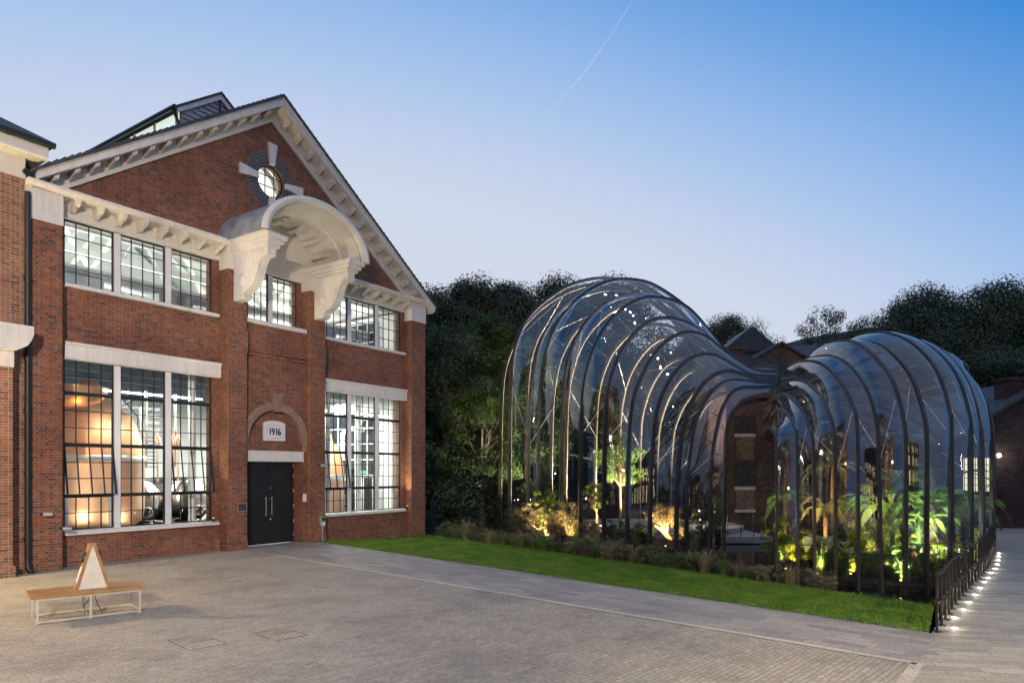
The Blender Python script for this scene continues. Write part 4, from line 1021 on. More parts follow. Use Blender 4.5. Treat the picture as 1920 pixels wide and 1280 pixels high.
def resc(s, base, neck):
    R0 = s[2][0][0]; R1 = math.dist(base, neck); return (base, neck, [(r_*R1/R0, z) for r_, z in s[2]])
mj = lambda s1, s2, base, neck: resc(s1, base, neck)
specR = [sR[k] for k in 'abcdefghi'] + [resc(sR['i'], (15.8, 23.45), (14.1, 37))] + [sR['k'], sR['l']] + [resc(sR['d'], (18.75, 27.2), (14.3, 37.1)), resc(sR['c'], (18.95, 29.3), (14.3, 37.1)), resc(sR['b'], (18.6, 31.4), (14.3, 37.1)), resc(sR['a'], (17.9, 33), (14.3, 37.1))]
GH2, ribsR = glasshouse('small_glasshouse', 'smaller glasshouse of curved bronze ribs on the right, full of palms', specR, (4.2, 9.5), .095, .18, (14.5, 28, -1.2))
# floors and beds inside
def inset(ribs, lo, f, z, n_=None):
    P = [Vector((r_[0].x+lo[0], r_[0].y+lo[1])) for r_ in ribs]
    c = sum(P, Vector((0,0)))/len(P); return [(*(c+(p-c)*f), ) for p in P]
mb = MB(); mb.prism(inset(ribsL, (6, 42), .97, 0), 'z', -1.7, -.92); tag(mb.build('planting_bed', M['soil']), kind='structure')
c = Vector((8.2, 43.0))
mb = MB(); mb.prism([(c.x+5.6*math.cos(t*PI/18)*1.1, c.y+5.2*math.sin(t*PI/18)) for t in range(36)], 'z', -1.0, -.52); tag(mb.build('terrace', M['conc']), kind='structure')
mb = MB(); mb.prism(inset(ribsR, (14.5, 28), .8, 0), 'z', -1.7, -1.0); tag(mb.build('planting_island', M['soil']), kind='structure')
for x, y, z, cat_l in ((9.1, 34.9, 5.1, 0), (9.9, 37.5, 6.9, 0), (8.9, 36.5, 3.9, 0)): pass

# ------------------------------------------------------------------ mill behind, outbuilding, footbridge
ML = thing('brick_mill', 'tall brick mill building with a small gable behind the pinched glass neck', 'building', (14.76, 47, 0))
q = MB()
q.box(0, 12.5, 0, 11, -2, 9.6); q.prism([(2.05, 9.6), (5.45, 9.6), (5.45, 10.55), (3.75, 11.55), (2.05, 10.55)], 'y', 0, 6)
q.build('wall', M['brickd'], ML)
q = MB(); q.prism([(-.2, 9.6), (5.5, 12.4), (11.2, 9.6)], 'x', -.2, 1.9); 
q.v = [(x, y, z) for x, y, z in q.v]
q.prism([(-.25, 9.62), (5.5, 12.5), (11.25, 9.62)], 'x', 5.6, 12.7)
for s in (-1, 1): q.prism([(3.75, 11.72), (3.75, 11.56), (3.75+s*2.0, 10.4), (3.75+s*2.0, 10.56)], 'y', -.22, 6)
q.build('roof', M['slate'], ML)
q = MB(); q.box(1.7, 5.9, 6.2, 10, 9.6, 12.1); q.prism([(1.5, 12.1), (6.3, 12.1), (3.9, 14.1)], 'y', 6, 10.2); q.build('roof_hoist', M['dark'], ML)
q = MB(); q.box(.9, 2.0, 2.2, 3.0, 9.6, 11.6); q.box(.8, 2.1, 2.1, 3.1, 11.6, 11.75); q.build('chimney', M['brickd'], ML)
for z in (5.3, 1.65, .1):
    q = MB(); q.box(.57, 1.98, -.05, .0, z-.1 if z < .5 else z-.12, z+.08 if z < .5 else z+.1); q.build('lintel', M['stone'], ML)
BLOCK = brick('blocked_window_brick', [(0,(.2,.14,.09)), (1,(.42,.3,.19))], (.1,.07,.055))
for z0, z1 in ((3.6, 5.18), (.18, 1.53)):
    q = MB(); q.box(.65, 1.9, -.02, -.001, z0, z1); q.build('blocked_window', BLOCK, ML)
SMK = mat('smoke_stained_render', (.06,.05,.043), .9, var=.4, scale=3)
for z0, z1 in ((5.4, 6.6), (1.8, 3.5)):
    q = MB(); q.box(.5, 2.05, -.015, -.0005, z0, z1); q.build('rendered_panel', SMK, ML)
for x, z in ((5.2, 5.2), (7.2, 5.2), (9.2, 5.2), (5.2, 2), (7.2, 2), (9.2, 2)):
    q = MB(); q.box(x, x+.9, -.03, .0, z, z+1.6); w_ = q.build('window', M['nightpane'], ML)
    f = MB()
    for k in range(3): f.box(x+k*.42, x+k*.42+.05, -.06, -.031, z, z+1.6)
    for k in range(5): f.box(x, x+.9, -.055, -.0315, z+k*.385, z+k*.385+.04)
    f.build('frame', M['black'], w_)
OB = thing('brick_outbuilding', 'low gabled dark brick outbuilding behind the path at the right edge', 'building', (26.6, 33.8, 0))
q = MB(); q.prism([(-4.7, -1.5), (9, -1.5), (9, 4.4), (4.6, 4.4), (0, 7.3), (-4.7, 4.35)], 'y', 0, 10); SHADED = brick('shaded_brick', [(0,(.025,.022,.022)), (.4,(.06,.033,.03)), (1,(.1,.05,.04))], (.1,.08,.07), .35); q.build('wall', SHADED, OB)  # tree shade on the outbuilding is darkened into its brick tones
q = MB(); q.prism([(-5.0, 4.2), (-5.0, 4.36), (0, 7.52), (5, 4.36), (5, 4.2), (0, 7.34)], 'y', -.2, 10.2); q.build('roof', M['slate'], OB)
q = MB(); q.box(-1.6, -.2, .6, 1.6, 5.6, 7.4); q.prism([(-1.7, 7.4), (-.1, 7.4), (-.1, 7.55), (-1.7, 7.55)], 'y', .5, 1.7); q.build('chimney', SHADED, OB)
q = MB(); q.box(-4.25, -2.85, -.04, -.001, 1.8, 3.5); w_ = q.build('window', M['lwin'], OB)
f = MB()
for k in range(6): f.box(-4.25+k*.27, -4.22+k*.27, -.06, -.041, 1.8, 3.5)
for k in range(6): f.box(-4.25, -2.85, -.065, -.0415, 1.8+k*.335, 1.83+k*.335)
f.box(-4.35, -2.75, -.08, .0, 3.5, 3.62); f.build('frame', M['black'], w_)
bl = thing('bulkhead_light', 'bright bulkhead lamp on the dark outbuilding wall by the last post', 'wall lamp', (24.08, 33.76, 3.6))
q = MB(); q.lathe([(0, -.06), (.085, -.05), (.09, 0), (0, 0)], seg=16); q.v = [(p[0], p[2], p[1]) for p in q.v]; q.build('lens', M['lflood'], bl)
q = MB(); q.box(-.18, .18, -.01, .035, -.18, .18); q.build('housing', M['black'], bl)
lamp('bulkhead_glow', 'POINT', (24.08, 33.4, 3.6), 16, (1, .93, .75), None, .1)
t_ = thing('fill_washer', 'small added floor lamp on the footbridge warming the mill wall', 'floodlight', (13.3, 45.2, -.8))  # lamp added to put warm light on the mill brick
q = MB(); q.tube([(0,0,0), (0,0,.12)], .07, 12); q.build('housing', M['black'], t_)
lamp('fill_washer_beam', 'SPOT', (13.3, 45.2, -.6), 420, (1, .72, .42), (16.2, 47, 5.2), .08, 80, .8).data.specular_factor = 0
FB = thing('footbridge', 'grey concrete landing with dark handrail between the two glasshouses', 'bridge', (11.0, 37.7, -.8))
q = MB(); q.box(0, 3.4, 0, 9.2, -.35, 0); q.build('deck', M['conc'], FB)
q = MB(); q.box(.1, 3.3, .3, .6, -1, -.35); q.build('pier', M['dark'], FB)
for k in range(5):
    q = MB(); q.box(.2+k*.72, .24+k*.72, .05, .09, 0, 1.25); q.build('post', M['black'], FB)
q = MB()
for z in (1.25, .65): q.box(.1, 3.3, .045, .095, z, z+.04)
q.build('handrail', M['black'], FB)
# range of brick buildings across the yard, behind the photographer (seen in the glass)
YB = thing('yard_range', 'long brick range with rows of lit windows reflected in the right glasshouse', 'building', (0, -34, 0))
q = MB(); q.box(-30, 60, -10, 0, 0, 9.5); q.build('wall', M['brickl'], YB)
q = MB(); q.prism([(-10.6, 9.5), (.6, 9.5), (-5, 13.5)], 'x', -30.4, 60.4); q.build('roof', M['slate'], YB)
wb_ = None
for k in range(24):
    for z in (1.2, 4.2, 7.0):
        if (k*7+int(z)) % 3 == 2: continue
        if wb_ is None:
            q = MB(); q.box(0, 1.1, .0, .05, 0, 1.7); wb_ = o = q.build('window', emit('bright_lit_window', (1,.8,.45), 4.), YB)
        else: o = wb_.copy(); COL.objects.link(o); o.parent = YB
        o.location = (-28+k*3.6, 0, z)

# ------------------------------------------------------------------ foliage
def leaf_quad(mb, p, n_, up, l, w, m=0):
    a = n_.cross(up)
    if a.length < 1e-3: a = n_.cross(Vector((1,0,0)))
    a.normalize(); u = a.cross(n_).normalized()
    mb.face([p-u*l*.5, p+a*w*.5, p+u*l*.5, p-a*w*.5], m)
def rv(r_): 
    while True:
        v = Vector((r_.uniform(-1,1), r_.uniform(-1,1), r_.uniform(-1,1)))
        if .05 < v.length < 1: return v
def clump(mb, c, rad, n_, l, r_, asp=.5, squash=.7):
    for _ in range(n_):
        d = rv(r_); p = c+Vector((d.x*rad, d.y*rad, d.z*rad*squash))
        nn = (d.normalized()*.6+Vector((0,0,.5))+rv(r_)*.7).normalized()
        leaf_quad(mb, p, nn, rv(r_), l*r_.uniform(.7,1.3), l*asp*r_.uniform(.7,1.3))
def make_tree(name, seed, H, CR, n_cl, n_lf, l, lm, sparse=0., top=0.):
    r_ = random.Random(seed)
    root = thing(name, '', 'tree')
    tb = MB(); th = H*.3
    tb.tube([(0,0,-1.5), (0,0,.3), (.15,.1,th), (.25,-.1,H*.62), (.2,.1,H*.9)], [.36*H/14, .3*H/14, .24*H/14, .14*H/14, .04*H/14], 9)
    fb = MB(); cs = []
    for k in range(n_cl):
        a = r_.uniform(0, 2*PI); f = r_.random()**.7
        z = H*(.26+.72*f); prof = math.sin(PI*min(.98, .16+.84*f))**.6
        rad = CR*prof*(r_.uniform(.35, 1)**.6)*(1+.26*math.sin(3*a+seed+z*.35)+.17*math.sin(5*a+2*seed-z*.5))*(r_.choice((1, 1, 1, 1.22)))
        cs.append(Vector((rad*math.cos(a), rad*math.sin(a), z)))
    for k in range(int(top*n_cl)):
        cs.append(Vector((r_.gauss(0, CR*.07), r_.gauss(0, CR*.07), H*r_.uniform(.92, 1.1))))
    for k, c in enumerate(cs):
        if k % 3 == 0:
            b = Vector((.2, 0, min(c.z-.5, H*r_.uniform(.25, .7)))); m_ = b.lerp(c, .5)+Vector((0,0,.3)); tb.tube([b, m_, c], [.09*H/14, .05*H/14, .015], 5)
        sm_ = .22 if k >= n_cl else 1
        clump(fb, c, CR*r_.uniform(.15, .31)*(1-.3*sparse)*sm_, int(n_lf*sm_*r_.uniform(.5, 1.3)*(1-.4*sparse)), l, r_)
    tb.build('trunk', M['bark'], root); fb.build('crown', lm, root)
    return root
T1 = make_tree('oak_tree', 1, 14, 5.2, 150, 330, .2, M['wood1'])
T2 = make_tree('beech_tree', 2, 15, 4.6, 135, 320, .19, M['wood2'], .1)
T3 = make_tree('lime_tree', 3, 12, 3.6, 120, 260, .19, M['wood3'], .15)
T4 = make_tree('open_ash_tree', 4, 14, 5.0, 105, 230, .19, M['wood1'], .75)
T5 = make_tree('broad_oak_tree', 5, 13, 6.4, 165, 330, .21, M['wood1'])
used = set()
def put_tree(proto, px, py, Y, hw, label, group='trees on the wooded slope'):
    o = proto if proto.name not in used else copy_tree(proto)
    used.add(proto.name)
    X = (px-960)/1280*Y; g = terr(X, Y)-.2; top = 2.85+(882-py)/1280*Y
    H0, C0 = {T1.name: (14,5.2), T2.name: (15.6,4.6), T3.name: (12,3.6), T4.name: (14,5.0), T5.name: (13,6.4)}[proto.name]
    s = (top-g)/(H0*1.06); o.location = (X, Y, g); o.scale = (hw/C0, hw/C0, s); o.rotation_euler = (0, 0, rnd.uniform(0, 6.28))
    o['label'] = label; o['group'] = group
for a in (
 (T1, 800, 525, 57, 5.2, 'dark tree rising just past the right eave of the gable'),
 (T1, 872, 503, 61, 6.6, 'round-topped tree second from the gable'),
 (T2, 948, 492, 62, 6.2, 'tall brownish tree with a wispy spire above the wood'),
 (T3, 925, 570, 51, 4.4, 'greener leafy tree lit beside the left glasshouse edge'),
 (T3, 905, 690, 47, 3.6, 'low green tree at the foot of the left glasshouse edge'),
 (T1, 838, 600, 50, 5.0, 'very dark tree filling the gap behind the building corner'),
 (T5, 1045, 514, 70, 7.4, 'dark tree whose crown shows above the big glass dome'),
 (T1, 1135, 508, 72, 7.0, 'open crowned tree over the top of the big glass dome'),
 (T1, 1010, 560, 64, 5.5, 'dark tree seen through the left upper panes'),
 (T5, 1110, 620, 60, 6.5, 'dark broad tree seen through the middle panes of the big dome'),
 (T1, 1235, 640, 62, 6.0, 'dark tree seen through the right panes of the big dome'),
 (T5, 1362, 584, 78, 5.6, 'round dark tree left of the mill gable'),
 (T1, 1310, 612, 76, 4.6, 'small dark tree where the big dome slopes to its neck'),
 (T4, 1545, 556, 68, 4.6, 'airy tree standing alone right of the mill gable'),
 (T4, 1625, 572, 70, 4.4, 'smaller airy tree between the lone tree and the big oaks'),
 (T5, 1735, 528, 64, 7.0, 'big dark oak with a domed crown above the right glasshouse'),
 (T5, 1858, 522, 60, 7.4, 'biggest dark oak at the upper right edge'),
 (T1, 1925, 530, 62, 6.0, 'dark tree cut by the right picture edge'),
 (T1, 1660, 612, 58, 5.6, 'dark tree straight behind the right glasshouse crest'),
 (T5, 1790, 610, 55, 6.2, 'dark tree behind the right shoulder of the right glasshouse'),
 (T1, 1888, 640, 50, 5.4, 'dark tree directly behind the outbuilding chimney'),
 (T5, 1580, 625, 62, 5.2, 'dark tree behind the mill roof on its right'),
 (T1, 1490, 640, 70, 4.4, 'dark tree hidden behind the mill gable'),
): put_tree(*a)
ub = MB(); r_ = random.Random(12)
for k in range(210):
    x = r_.uniform(-9, 2.5); y = r_.uniform(47, 55) if x > -2 else r_.uniform(39, 52)
    clump(ub, Vector((x, y, r_.uniform(-.5, 4.2))), r_.uniform(.6, 1.3), 60, .3, r_)
for k in range(150):
    x = r_.uniform(28, 50); clump(ub, Vector((x, r_.uniform(47, 54), r_.uniform(-.5, 6))), r_.uniform(.8, 1.5), 60, .34, r_)
for k in range(160):
    x = r_.uniform(-2, 40); clump(ub, Vector((x, r_.uniform(60, 64), r_.uniform(-.5, 8))), r_.uniform(.8, 1.6), 60, .36, r_)
tag(ub.build('undergrowth', M['wood1']), 'dark undergrowth at the foot of the wood behind the buildings', 'undergrowth', kind='stuff')

# ------------------------------------------------------------------ garden plants
def make_shrub(name, seed, h, rad, lm, n_cl, n_lf, l, label, cat='shrub', group=None, stem=None, asp=.45):
    r_ = random.Random(seed); root = thing(name, label, cat, group=group)
    sb = MB(); fb = MB()
    for k in range(n_cl):
        a = r_.uniform(0, 2*PI); z = h*r_.uniform(.25, 1); rr = rad*r_.random()**.5*(1-.4*abs(z/h-.55))
        c = Vector((rr*math.cos(a), rr*math.sin(a), z)); sb.tube([(c.x*.15, c.y*.15, -.3), (c.x*.5, c.y*.5, z*.5), c], [.022, .014, .005], 5)
        clump(fb, c, rad*r_.uniform(.2, .36), n_lf, l, r_, asp)
    sb.build('stem', stem or M['bark'], root); fb.build('foliage', lm, root); return root
def make_grass(name, seed, h, rad, lm, n_, label, group=None, w=.012, seed_heads=None):
    r_ = random.Random(seed); root = thing(name, label, 'grass clump', group=group); gb = MB(); hb = MB()
    for k in range(n_):
        a = r_.uniform(0, 2*PI); b0 = Vector((math.cos(a), math.sin(a), 0))*rad*.3*r_.random(); out = Vector((math.cos(a), math.sin(a), 0))*rad*r_.uniform(.3, 1.1); hh = h*r_.uniform(.55, 1.1)
        s_ = Vector((-math.sin(a), math.cos(a), 0))*w
        p1 = b0+out*.3+Vector((0,0,hh*.65)); p2 = b0+out+Vector((0,0,hh*r_.uniform(.75, 1)))
        gb.face([b0-s_, b0+s_, p1+s_, p1-s_]); gb.face([p1-s_, p1+s_, p2])
        if seed_heads and k % 3 == 0: clump(hb, p2, .05, 5, .05, r_)
    g = gb.build('blade', lm, root); g['kind'] = 'stuff'
    if hb.v: hb.build('seed_head', seed_heads, root)
    return root
def frond(mb, base, direction, L_, droop, lw, n_=18, m=0, r_=rnd):
    d = Vector((direction[0], direction[1], 0)).normalized(); up0 = direction[2]
    side = Vector((-d.y, d.x, 0)); pts = []
    for i in range(n_+1):
        f = i/n_; pts.append(base+d*L_*f*(1-.25*droop*f)+Vector((0,0,L_*(up0*f-droop*f*f))))
    mb.tube(pts[::3]+[pts[-1]], [.02]*len(pts[::3])+[.004], 5, m)
    for i in range(2, n_):
        f = i/n_; ll = lw*math.sin(PI*(.12+.83*f))*r_.uniform(.85, 1.1); t = (pts[i+1]-pts[i]).normalized()
        for s_ in (-1, 1):
            e = pts[i]+side*s_*ll*.8+t*ll*.55+Vector((0,0,-ll*.25)); b0 = pts[i]; w = t*.026
            mb.face([b0-w, b0+w, (b0+e)/2+w*1.1+Vector((0,0,.02)), e, (b0+e)/2-w*1.1+Vector((0,0,.02))], m)
def make_palm(name, label, loc, th, n_f, L_, droop, lm, seed, trunk=M['barkw'], tr=.12, lw=.5):
    r_ = random.Random(seed); root = thing(name, label, 'palm', loc)
    tb = MB(); tb.tube([(0,0,-.3), (.02,0,th*.3), (-.03,.02,th*.7), (0,0,th)], [tr*1.25, tr, tr*.95, tr*.8], 10)
    for k in range(int(th/.12)): tb.lathe([(tr*.98, 0), (tr*1.12, .03), (tr*.98, .06)], (0,0,k*.12), 10)
    tb.build('trunk', trunk, root)
    for k in range(n_f):
        a = 2*PI*k/n_f+r_.uniform(-.2, .2); mb = MB()
        frond(mb, Vector((0,0,th)), (math.cos(a), math.sin(a), r_.uniform(.35, 1.15)), L_*r_.uniform(.8, 1.1), droop*r_.uniform(.8, 1.2), lw, 22, 0, r_); mb.build('frond', lm, root)
    return root
def blade_leaf(mb, base, d, L_, W, up, droop, m=0, n_=10):
    d = Vector((d[0], d[1], 0)).normalized(); side = Vector((-d.y, d.x, 0)); rows = []
    for i in range(n_+1):
        f = i/n_; c = base+d*L_*f*(1-.2*droop*f)+Vector((0,0,L_*(up*f-droop*f*f))); w = W*math.sin(PI*min(.995, .04+.96*f))**.7*.5
        rows.append([c-side*w+Vector((0,0,w*.35)), c, c+side*w+Vector((0,0,w*.35))])
    mb.grid(rows, m, True)
def make_banana(name, label, loc, h, n_f, L_, W, lm, seed, cat='banana plant'):
    r_ = random.Random(seed); root = thing(name, label, cat, loc)
    tb = MB(); tb.tube([(0,0,-.3), (.03,0,h*.5), (0,.03,h)], [.1, .085, .05], 9)
    lv = []
    for k in range(n_f):
        a = 2*PI*k*.382+seed; e = Vector((math.cos(a), math.sin(a), 0))*.35*L_; b0 = Vector((0,0,h*r_.uniform(.6, 1))); b1 = b0+e*.5+Vector((0,0,.4*L_))
        tb.tube([b0, b0+Vector((0,0,.2))+e*.15, b1], [.03, .024, .015], 6); mb = MB()
        blade_leaf(mb, b1, (math.cos(a), math.sin(a)), L_*r_.uniform(.8, 1.15), W*r_.uniform(.85, 1.1), r_.uniform(.3, .9), r_.uniform(.6, 1.1)); mb.build('leaf', lm, root)
    tb.build('stem', M['palmf'], root); return root
def make_round_tree(name, label, loc, th, rad, h, lm, seed, n_cl=46, n_lf=80, l=.11, trunk=M['barkw']):
    r_ = random.Random(seed); root = thing(name, label, 'tree', loc); tb = MB(); fb = MB()
    tb.tube([(0,0,-.2), (.02,.01,th*.5), (0,0,th)], [.085, .07, .06], 9)
    for k in range(n_cl):
        d = rv(r_).normalized()*r_.uniform(.35, 1); c = Vector((d.x*rad, d.y*rad, th+h*.5+d.z*h*.52))
        if k % 2 == 0: tb.tube([(0,0,th-.05), (c.x*.4, c.y*.4, th+(c.z-th)*.35), c], [.035, .022, .006], 5)
        clump(fb, c, rad*r_.uniform(.22, .36), n_lf, l, r_, .45)
    tb.build('trunk', trunk, root); fb.build('crown', lm, root); return root
# large glasshouse: citrus, pots, grey shrubs
def uplight(label, loc, tgt, power, col, ang=70, m=M['lyel'], r=.045):
    t_ = thing('garden_uplight', label, 'garden light', loc)
    q = MB(); q.tube([(0,0,-.25), (0,0,.06)], .05, 10); q.build('housing', M['black'], t_)
    q = MB(); q.lathe([(0, .02+r), (r*.7, .02+r*.7), (r, .02), (r*.9, 0)], (0,0,.06), 12); q.build('lens', m, t_)
    lamp('uplight_beam', 'SPOT', (loc[0], loc[1], loc[2]+.16), power*6, col, tgt, .06, ang, .6).data.specular_factor = 0
WA = (1, .68, .3); YE = (1, .86, .3); CW = (.95, 1, .85)
p = at(1163, 975, 38.6)
make_round_tree('citrus_tree', 'tall bright green clipped tree on a slim trunk inside the big glasshouse', (p.x, p.y, -.5), 2.5, 1.32, 2.9, M['citrus'], 21, 70, 110, .12)
for dx, dy in ((-1.3, -1.7), (1.4, -1.6), (.2, 1.5)): uplight(('cool spotlight at the left foot of the tall citrus tree', 'cool spotlight at the right foot of the tall citrus tree', 'cool spotlight behind the tall citrus tree')[int(dx > 0)+int(dy > 0)], (p.x+dx, p.y+dy, -.5), (p.x, p.y, 3.4), 800, (1, 1, .72), 75, M['lyel'], .03)
p2 = at(1119, 980, 37.2)
make_round_tree('citrus_tree', 'smaller bushy citrus tree in a terracotta trough left of the tall one', (p2.x, p2.y, -.25), .9, .66, 1.85, M['citrus'], 22, 34, 80, .11)
t_ = thing('plant_trough', 'glowing terracotta trough under the small citrus tree', 'planter', (p2.x, p2.y, -.52))
q = MB(); q.prism([(-.28, 0), (.28, 0), (.4, .5), (.34, .5), (.26, .1), (-.26, .1), (-.34, .5), (-.4, .5)], 'y', -.3, .3); q.build('trough', M['terrac'], t_)
q = MB(); q.box(-.3, .3, -.28, .28, .38, .44); q.build('earth', M['soil'], t_)
uplight('warm spotlight in front of the terracotta trough', (p2.x-.5, p2.y-.9, -.5), (p2.x, p2.y, .9), 110, WA, 80)
BIGL = [('sage_bush', 962, 990, 40.5, 1.5, .6, 'sedge', 'grey green bush at the far left foot of the big glasshouse', .08), ('flowering_bush', 1092, 1000, 35, 1.2, .7, 'olive', 'amber lit bush between the golden olive and the trough', .08),
 ('flowering_bush', 1018, 1000, 37.4, 1.5, .8, 'olive', 'amber lit bush in front of the silvery shrub', .08), ('leafy_bush', 1180, 1005, 34, .9, .6, 'citrus', 'small bright bush in front of the tall citrus trunk', .08), ('leafy_bush', 1208, 1000, 35, 1.1, .55, 'sedge', 'dark bush left of the gnarled olive', .08),
 ('flowering_bush', 1282, 1000, 34.6, 1.3, .6, 'olive', 'amber lit bush right of the gnarled olive', .08), ('tall_shrub', 985, 940, 41.5, 3.2, .8, 'sedge', 'tall dim shrub at the left end of the big glasshouse', .1),('leafy_shrub', 1030, 960, 38.5, 2.6, .95, 'citrus', 'tall green shrub behind the third post of the big glasshouse', .1),
 ('silver_shrub', 1000, 975, 39, 1.9, .7, 'pale', 'silvery shrub left of the tall green shrub inside the big glasshouse', .07),
 ('olive_bush', 1072, 985, 35.6, 2.1, .95, 'olive', 'golden lit olive bush inside the big glasshouse, left of the citrus trees', .08),
 ('olive_bush', 1045, 990, 36.8, 1.4, .7, 'olive', 'low golden olive bush at the foot of the tall green shrub', .08),
 ('dark_bush', 1150, 1000, 33.6, 1.3, .55, 'sedge', 'dark bush standing before the citrus trees', .09),
 ('brown_bush', 975, 985, 40, 1.6, .7, 'dry', 'brownish bush in the far left end of the big glasshouse', .08),
 ('dark_bush', 1318, 985, 34, 2.0, .6, 'sedge', 'dark upright bush in the right end of the big glasshouse', .09),
 ('leafy_shrub', 1346, 950, 35, 2.6, .45, 'citrus', 'slim green shrub by the innermost rib of the big glasshouse', .09)]
for nm, px, py, Y, h, rr, lm, lab, l in BIGL:
    s_ = make_shrub(nm, px, h, rr, M[lm], 34, 75, l, lab); X = (px-960)/1280*Y; s_.location = (X, Y, -.92)
ol = thing('olive_tree', 'gnarled golden lit olive tree on the right of the big glasshouse', 'tree', ((1245-960)/1280*34.6, 34.6, -.92))
tb = MB(); fb = MB(); r_ = random.Random(31)
tb.tube([(.35,0,-.2), (.3,0,.25), (-.05,.05,.75), (-.5,0,1.0)], [.17, .15, .11, .06], 9); tb.tube([(.1,0,.55), (.2,.1,1.1), (.5,.1,1.5)], [.1, .06, .03], 8); tb.tube([(-.05,.05,.75), (-.2,-.1,1.3)], [.07, .03], 8)
for k in range(46):
    d = rv(r_).normalized()*r_.uniform(.4, 1); c = Vector((d.x*.95, d.y*.7, 1.55+d.z*.75)); clump(fb, c, .26, 90, .075, r_, .3)
    if k % 3 == 0: tb.tube([(0, 0, .9), c*.6+Vector((0,0,.4)), c], [.03, .018, .005], 5)
tb.build('trunk', M['barkw'], ol); fb.build('crown', M['olive'], ol)
for px, Y, tz, pw_, lab in ((1060, 35.2, 1.2, 300, 'amber spotlight below the golden olive bush'), (1022, 38, 1.2, 300, 'amber spotlight under the tall green shrub'), (1242, 34.0, 1.0, 260, 'amber spotlight under the gnarled olive tree'), (1008, 38.6, 1.2, 180, 'amber spotlight near the silvery shrub'), (1262, 34.3, .8, 180, 'amber spotlight right of the gnarled olive trunk')):
    X = (px-960)/1280*Y; uplight(lab, (X, Y-.7, -.9), (X, Y+.5, tz), pw_, WA, 95)
SCN = [(2.0, 44.5, 6), (4.2, 47.2, 7), (8, 49.6, 8), (11.2, 48.6, 6.5), (3.4, 41.5, 8)]
SCN += [(-.2, 43.5, 5), (6, 48.5, 3)]
for k, (x, y, z) in enumerate(SCN):    # spotlights washing the far ribs, as seen lit in the dome
    lw1 = lamp('rib_wash_light', 'SPOT', (x*.8+1.5, y*.9+4.0, -.3), 7000, (1, .88, .68), (x, y, z), .15, 95, .8); lw1.data.specular_factor = 0
PL = [(1041, 887, 47, 'lwarm'), (1258, 661, 41, 'lwhite'), (1262, 762, 41.5, 'lwhite'), (1311, 957, 42, 'lwhite'), (1313, 973, 41, 'lwhite'), (1340, 959, 43, 'lwarm')]
LLB = ['small warm lamp low on a far rib of the big glasshouse', 'white lamp high under the neck of the big glasshouse', 'white lamp halfway up the right panes of the big glasshouse', 'white step light beside the footbridge', 'lower white step light beside the footbridge', 'warm lamp seen beyond the innermost ribs']
for (px, py, Y, mt), lab in zip(PL, LLB):
    p = at(px, py, Y); t_ = thing('rib_lamp', lab, 'lamp', p)
    q = MB(); q.lathe([(0, -.045), (.04, -.035), (.055, 0), (.04, .035), (0, .045)], seg=12); q.build('bulb', M['rlamp'], t_)
    q = MB(); q.tube([(0, .05, .05), (0, .25, .12)], .03, 8); q.build('bracket', M['black'], t_)
    lamp('rib_lamp_glow', 'POINT', (p.x, p.y-.3, p.z), 35, (1, .85, .6), None, .08).data.specular_factor = 0
# back chairs of the small glasshouse: palms, bananas, ferns
def gx(px, Y): return (px-960)/1280*Y
make_palm('date_palm', 'tall date palm with feathery white lit fronds at right', (gx(1752, 26), 26, -1.0), 3.0, 15, 2.4, .75, M['palmf'], 41, M['bark'], .2, .42)
make_palm('date_palm', 'green palm whose long fronds droop over the railing', (gx(1812, 26.5), 26.6, -1.0), 2.4, 11, 2.2, .95, M['palmf'], 42, M['bark'], .13, .42)
make_palm('tree_fern', 'small golden tree fern with arching fronds at left centre', (gx(1548, 28), 28, -1.0), 2.3, 12, 1.5, .8, M['palmg'], 43, M['barkw'], .07, .3)
make_palm('fan_palm', 'dim palm at the left edge of the small glasshouse', (gx(1472, 29), 29, -1.0), 2.7, 12, 1.35, .9, M['palmf'], 44, M['bark'], .08, .4)
make_palm('tree_fern', 'tall brownish feathery palm behind the golden fern', (gx(1562, 30.5), 30.5, -1.0), 4.0, 12, 1.9, .85, M['palmg'], 45, M['barkw'], .08, .34)
make_palm('dark_palm', 'shadowy palm rising behind the lit window end', (gx(1690, 30), 30, -1.0), 3.3, 12, 2.0, .8, M['palmf'], 46, M['bark'], .1, .4)
make_banana('banana_plant', 'big bright banana plant with broad lime leaves', (gx(1672, 25), 25, -1.0), 2.3, 12, 1.6, .46, M['banana'], 51)
make_banana('banana_plant', 'second banana plant leaning against the right posts', (gx(1722, 25.2), 25.2, -1.0), 2.2, 9, 1.3, .38, M['banana'], 52)
make_banana('ginger_plant', 'lower broad leaved plant between banana and date palm', (gx(1706, 24.4), 24.4, -1.0), .9, 8, .7, .34, M['banana'], 53, 'ginger plant')
make_banana('elephant_ear', 'pale horizontal elephant ear leaf low at left centre', (gx(1535, 26.4), 26.4, -1.0), .8, 5, 1.0, .6, M['pale'], 54, 'elephant ear')
make_banana('monstera', 'upright pale round leaf lit beside the golden fern', (gx(1578, 26), 26, -1.0), .9, 3, .6, .55, M['pale'], 55, 'monstera')
